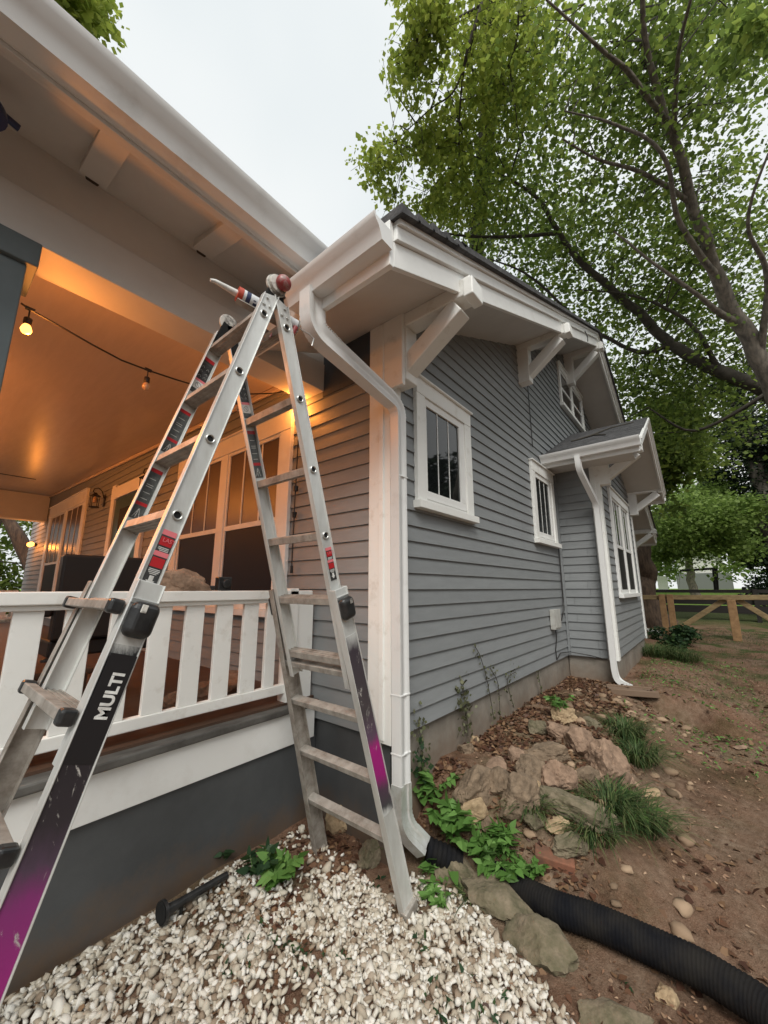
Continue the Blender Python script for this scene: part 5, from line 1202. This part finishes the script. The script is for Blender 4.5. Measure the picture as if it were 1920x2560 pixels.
# second, darker tree: long dark limbs sweeping left over the roof
b2 = dp(1900, 1060, 11.5); g2_ = (b2.x, b2.y, gz(b2.x,b2.y)-.2)
limbs = [([g2_, b2, dp(1700,880,11.2), dp(1560,800,11), dp(1450,740,11), dp(1340,640,11), dp(1230,540,11), dp(1170,440,11), dp(1100,385,11)], rr_([60,52,46,40,34,26,19,13,6],11)),
 ([dp(1200,505,11), dp(1090,512,11), dp(990,508,11), dp(930,495,11)], rr_([13,11,8,3],11)),
 ([dp(1450,740,11), dp(1380,760,11), dp(1260,700,11), dp(1150,600,11), dp(1060,560,11)], rr_([18,14,11,8,4],11)),
 ([dp(1560,800,11), dp(1480,690,10.8), dp(1370,640,10.8), dp(1250,625,10.8)], rr_([18,13,9,4],11)),
 ([dp(1659,850,10.5), dp(1500,930,10.4), dp(1400,880,10.2)], rr_([14,9,4],11))]
bl = region([(1150,480,180,110,1), (1060,420,120,80,.8), (1280,610,170,120,1.2), (1430,760,130,140,1.2), (1540,880,120,120,1), (1460,560,130,100,.8), (1400,880,70,90,.9), (1100,300,110,120,.7)], (10.8,14), 230, .9, 100)
tree('shade_tree', 'darker tree with long sweeping limbs behind the gable roof', g2_, limbs, bl, .095, 'leafD', 'greenbark')
# yellow-green tree on the left of the canopy, hanging twigs
b3 = Vector((13.5, 6.5, 0))
limbs = [([b3, b3+Vector((0,0,6)), dp(1075,-60,13.5), dp(1080,-300,13.5)], [.3,.26,.2,.1]),
 ([dp(1075,-60,12), dp(1042,10,11), dp(1010,105,10.5), dp(995,215,10.5), dp(992,325,10.5)], rr_([16,13,9,6,3],10.8)),
 ([dp(1042,10,11), dp(960,55,10.5), dp(900,85,10.5)], rr_([8,6,3],10.5)), ([dp(1030,50,11), dp(985,190,10.5), dp(930,235,10.5), dp(855,305,10.5)], rr_([7,6,4,2],10.5)),
 ([dp(1120,-20,11), dp(1118,80,10.8), dp(1100,140,10.8)], rr_([6,5,3],10.8)), ([dp(1000,280,10.8), dp(975,350,10.8), dp(940,400,10.8)], rr_([4,3,2],10.5))]
bl = region([(1090,110,100,130,1.2), (1050,270,80,130,1.2), (1040,400,70,80,1), (970,420,50,40,.7)], (10.5,12.8), 95, .72, 72)
bl += region([(905,25,38,40,1), (875,130,28,60,1), (935,110,42,50,.9), (895,190,30,22,1), (960,30,30,40,.9)], (10,11), 42, .36, 42)
bl += region([(820,355,36,30,1.1), (870,335,38,28,1), (925,300,40,40,1), (840,395,26,22,.9), (965,340,34,50,1.1), (950,250,30,24,.5), (890,450,40,20,.8), (960,460,60,40,1)], (10,11), 66, .36, 44)
tree('maple_tree', 'yellow-green maple with loose hanging sprays of leaves above the roof peak', b3, limbs, bl, .09, 'leafY', 'greenbark')
# brown trunk behind the house corner
b4 = Vector((14.2, -.08, .2))
tree('yard_tree', 'stout brown tree trunk rising just behind the far corner of the house', b4, [([b4, pt(1622,1520,14.2), pt(1614,1440,14.2), pt(1607,1380,14.2), pt(1603,1300,14.2), pt(1590,1200,14.2)], [.62,.38,.31,.31,.27,.2])],
     region([(1400,1000,60,60,1), (1460,950,60,70,1), (1430,1110,50,30,.6), (1480,1080,50,40,.6)], (13.8,16), 34, .7, 190), .15, 'leafD', 'barkb')
# bright trees across the far lawn
for i, (x, y, h, r, m_, lab) in enumerate([(44,-19,9,5,'leafD','broad dark tree beyond the right end of the board fence'), (40,5,8,4,'leafL','bright tree glimpsed beside the brown trunk'), (34,-1,7.5,3.6,'leafL','bright green tree left of the black garden frame'), (38,-7.5,8,4,'leafL','bright green tree right of the black garden frame, behind it'), (60,4,12,6,'leafD','tall distant tree seen above the far lawn on the left'), (62,-12,12,7,'leafL','broad distant tree behind the pale house'), (60,-30,13,8,'leafD','distant tree at the far right beyond the fence'), (55,18,12,7,'leafD','distant tree mostly hidden by the house')]):
    bb = Vector((x, y, gz(x,y))); bl = [((x+rng.normal()*r*.5, y+rng.normal()*r*.55, bb.z+h*.6+rng.normal()*h*.16), r*.42, 420) for k in range(22)]
    tree('far_tree', lab, bb, [([bb, bb+Vector((.2,.1,h*.35)), bb+Vector((.1,-.2,h*.7))], [.3,.22,.1])], bl, .26 if x < 50 else .4, m_, 'bark', 'trees beyond the fence')
# low branches that hang between the gate and the far lawn
b5 = Vector((20, -4.1, gz(20,-4.1)))
tree('shade_tree', 'dense dark ivy-wrapped tree at the right edge beside the gate', b5+Vector((0,0,0)), [([b5, b5+Vector((0,.1,3)), b5+Vector((.2,.2,7)), b5+Vector((.3,.3,10))], [.5,.42,.36,.25])],
     [((b5.x+rng.normal()*.55, b5.y+rng.normal()*.75, .3+gz(20,-4.1)+k*.22), .75, 800) for k in range(34)]+[((b5.x+rng.normal()*2, b5.y+rng.normal()*2.4, 8+rng.normal()*2), 1.1, 700) for k in range(26)], .12, 'leafN', 'bark')
b6 = Vector((22, 1.5, gz(22,1.5)))
tree('yard_tree', 'leafy tree whose low boughs spread above the gate', b6, [([b6, b6+Vector((0,0,3)), b6+Vector((.3,-1,6))], [.25,.2,.1]), ([b6+Vector((0,0,2.8)), pt(1660,1400,21), pt(1720,1360,20), pt(1790,1345,20)], [.12,.09,.06,.03])],
     region([(1450,1140,60,50,1), (1500,1110,60,50,1), (1560,1150,60,55,1), (1410,1180,30,40,.7), (1590,1080,50,40,.7)], (18,23), 60, .95, 420), .125, 'leafL', 'bark')
# shrubs near the gate
def shrub(x, y, r, h, label, m_='leafB', n=700):
    bb = Vector((x, y, gz(x,y))); s = thing('shrub', tuple(bb), label, 'shrub'); mb = MB()
    for k in range(6): mb.tube([bb, bb+Vector((random.uniform(-r,r)*.6, random.uniform(-r,r)*.6, h*.8))], [.012,.004], 5)
    mb.build('stem', M['greenbark'], s); crown('foliage', [((x+rng.normal()*r*.4, y+rng.normal()*r*.4, bb.z+h*(.3+.4*rng.random())), r*.5, n//5) for k in range(5)], .07, M[m_], s)
shrub(10.2, -.75, .5, .45, 'dark bluish shrub at the far corner of the house beside the gate', 'leafB', 1500)
shrub(9.0, -.95, .4, .3, 'low bluish ground shrub in front of the far downspout', 'leafB', 1100)
shrub(14.5, -5.8, 1.0, 1.1, 'rounded dull shrub behind the right end of the gate', 'leafD', 1800)
# tree tip above the porch gutter, trees seen through the porch
b7 = Vector((-1.0, 16, 0))
tree('maple_tree', 'tree whose sunlit tip shows above the porch gutter at the top left', b7, [([b7, b7+Vector((0,0,8)), b7+Vector((0,-1.5,16))], [.3,.25,.1])],
     region([(150,10,48,36,1), (120,-40,60,40,1), (175,-20,30,50,.8)], (15,17), 26, .55, 150), .15, 'leafY', 'bark')
for i, (x, y, lab) in enumerate([(-.5,17.5,'leafy tree seen beyond the far end of the porch, nearest the wall'), (-4.5,16.5,'leafy tree seen past the porch end at the left edge of the frame')]):
    bb = Vector((x, y, 0)); lm = [([bb, bb+Vector((0,0,2)), bb+Vector((.3,0,5))], [.2,.16,.1])]
    if i == 0: lm.append(([Vector((.3,14.2,0)), at(70*D_,1240*D_,1,14.2), at(25*D_,1130*D_,1,14.2), at(-10*D_,1090*D_,1,14.2)], [.30,.26,.15,.1]))
    tree('yard_tree', lab, bb, lm, [((x+rng.normal()*1.4, y+abs(rng.normal())*1.2, 2.2+rng.normal()*1.5), 1.0, 330) for k in range(26)], .17, 'leafD', 'barkb')
# street-side trees behind the viewer: what the window panes mirror
for i, (x, y, lab) in enumerate([(-15,2,'street tree facing the porch windows'), (-14,10,'street tree across from the front door'), (-13,-7,'street tree behind the viewer'), (4,-11,'side-yard tree facing the gable windows'), (11,-10,'side-yard tree opposite the bay'), (18,-11,'side-yard tree at the back of the lot')]):
    bb = Vector((x, y, gz(x,y))); bl = [((x+rng.normal()*1.9, y+rng.normal()*1.9, 3.6+rng.normal()*2.2), 1.7, 190) for k in range(24)]
    tree('street_tree', lab, bb, [([bb, bb+Vector((0,0,3)), bb+Vector((.3,.1,6))], [.3,.25,.12])], bl, .5, 'leafN', 'bark', 'trees around the lot outside the view')

# ---------------------------------------------------------------- porch furniture behind the railing
def chair(x, y, rz, label):
    s = thing('porch_chair', (x, y, .83), label, 'chair'); s.rotation_euler = (0,0,rz)
    def P(nm, bx, m='iron'):
        mb = MB(); mb.box(*bx); o = mb.build(nm, M[m], None, bevel=.015); o.parent = s; return o
    P('seat', (-.30,.30,-.30,.30,.36,.46)); P('backrest', (-.30,.30,.24,.34,.46,.98)); P('armrest', (-.36,-.30,-.3,.3,.6,.66)); P('armrest', (.30,.36,-.3,.3,.6,.66))
    for a in (-.32,.27):
        for b in (-.3,.25): P('leg', (a,a+.05,b,b+.05,.0,.36))
chair(-1.15, 1.75, math.pi, 'dark porch chair behind the middle of the railing'); chair(-1.95, 2.5, math.pi-.3, 'dark porch chair behind the left part of the railing')
t = thing('round_planter', (-2.3, 2.9, .83), 'dark round planter with trailing dark green foliage behind the rail at the left edge', 'planter')
mb = MB(); c = Vector((-2.33,2.9,.83)); mb.tube([c, c+Vector((0,0,.5)), c+Vector((0,0,.66)), c+Vector((0,0,.70))], [.2,.32,.42,.43], 20); mb.build('pot', M['black'], t, smooth=40)
crown('foliage', [((c.x,c.y,c.z+.75), (.42,.42,.10), 900)], .07, M['leafN'], t)
t = thing('side_table', (-1.55, 1.3, .83), 'small brown side table behind the balusters', 'table')
mb = MB(); mb.box(-1.8,-1.3,1.1,1.5,1.13,1.17); mb.build('tabletop', M['floor'], t, bevel=.01)
for a in (-1.78,-1.36):
    for b in (1.12,1.44): mb = MB(); mb.box(a,a+.04,b,b+.04,.83,1.13); mb.build('leg', M['floor'], t)
for i, (x, y, lab) in enumerate(((-.75,1.1,'reddish rock on the porch floor behind the right balusters'), (-.45,1.2,'brown rock on the porch floor near the half post'))):
    o = rock('rock', (x, y, .83), (.34,.2,.16), 'rockB', lab, seed=90+i, sink=.1)
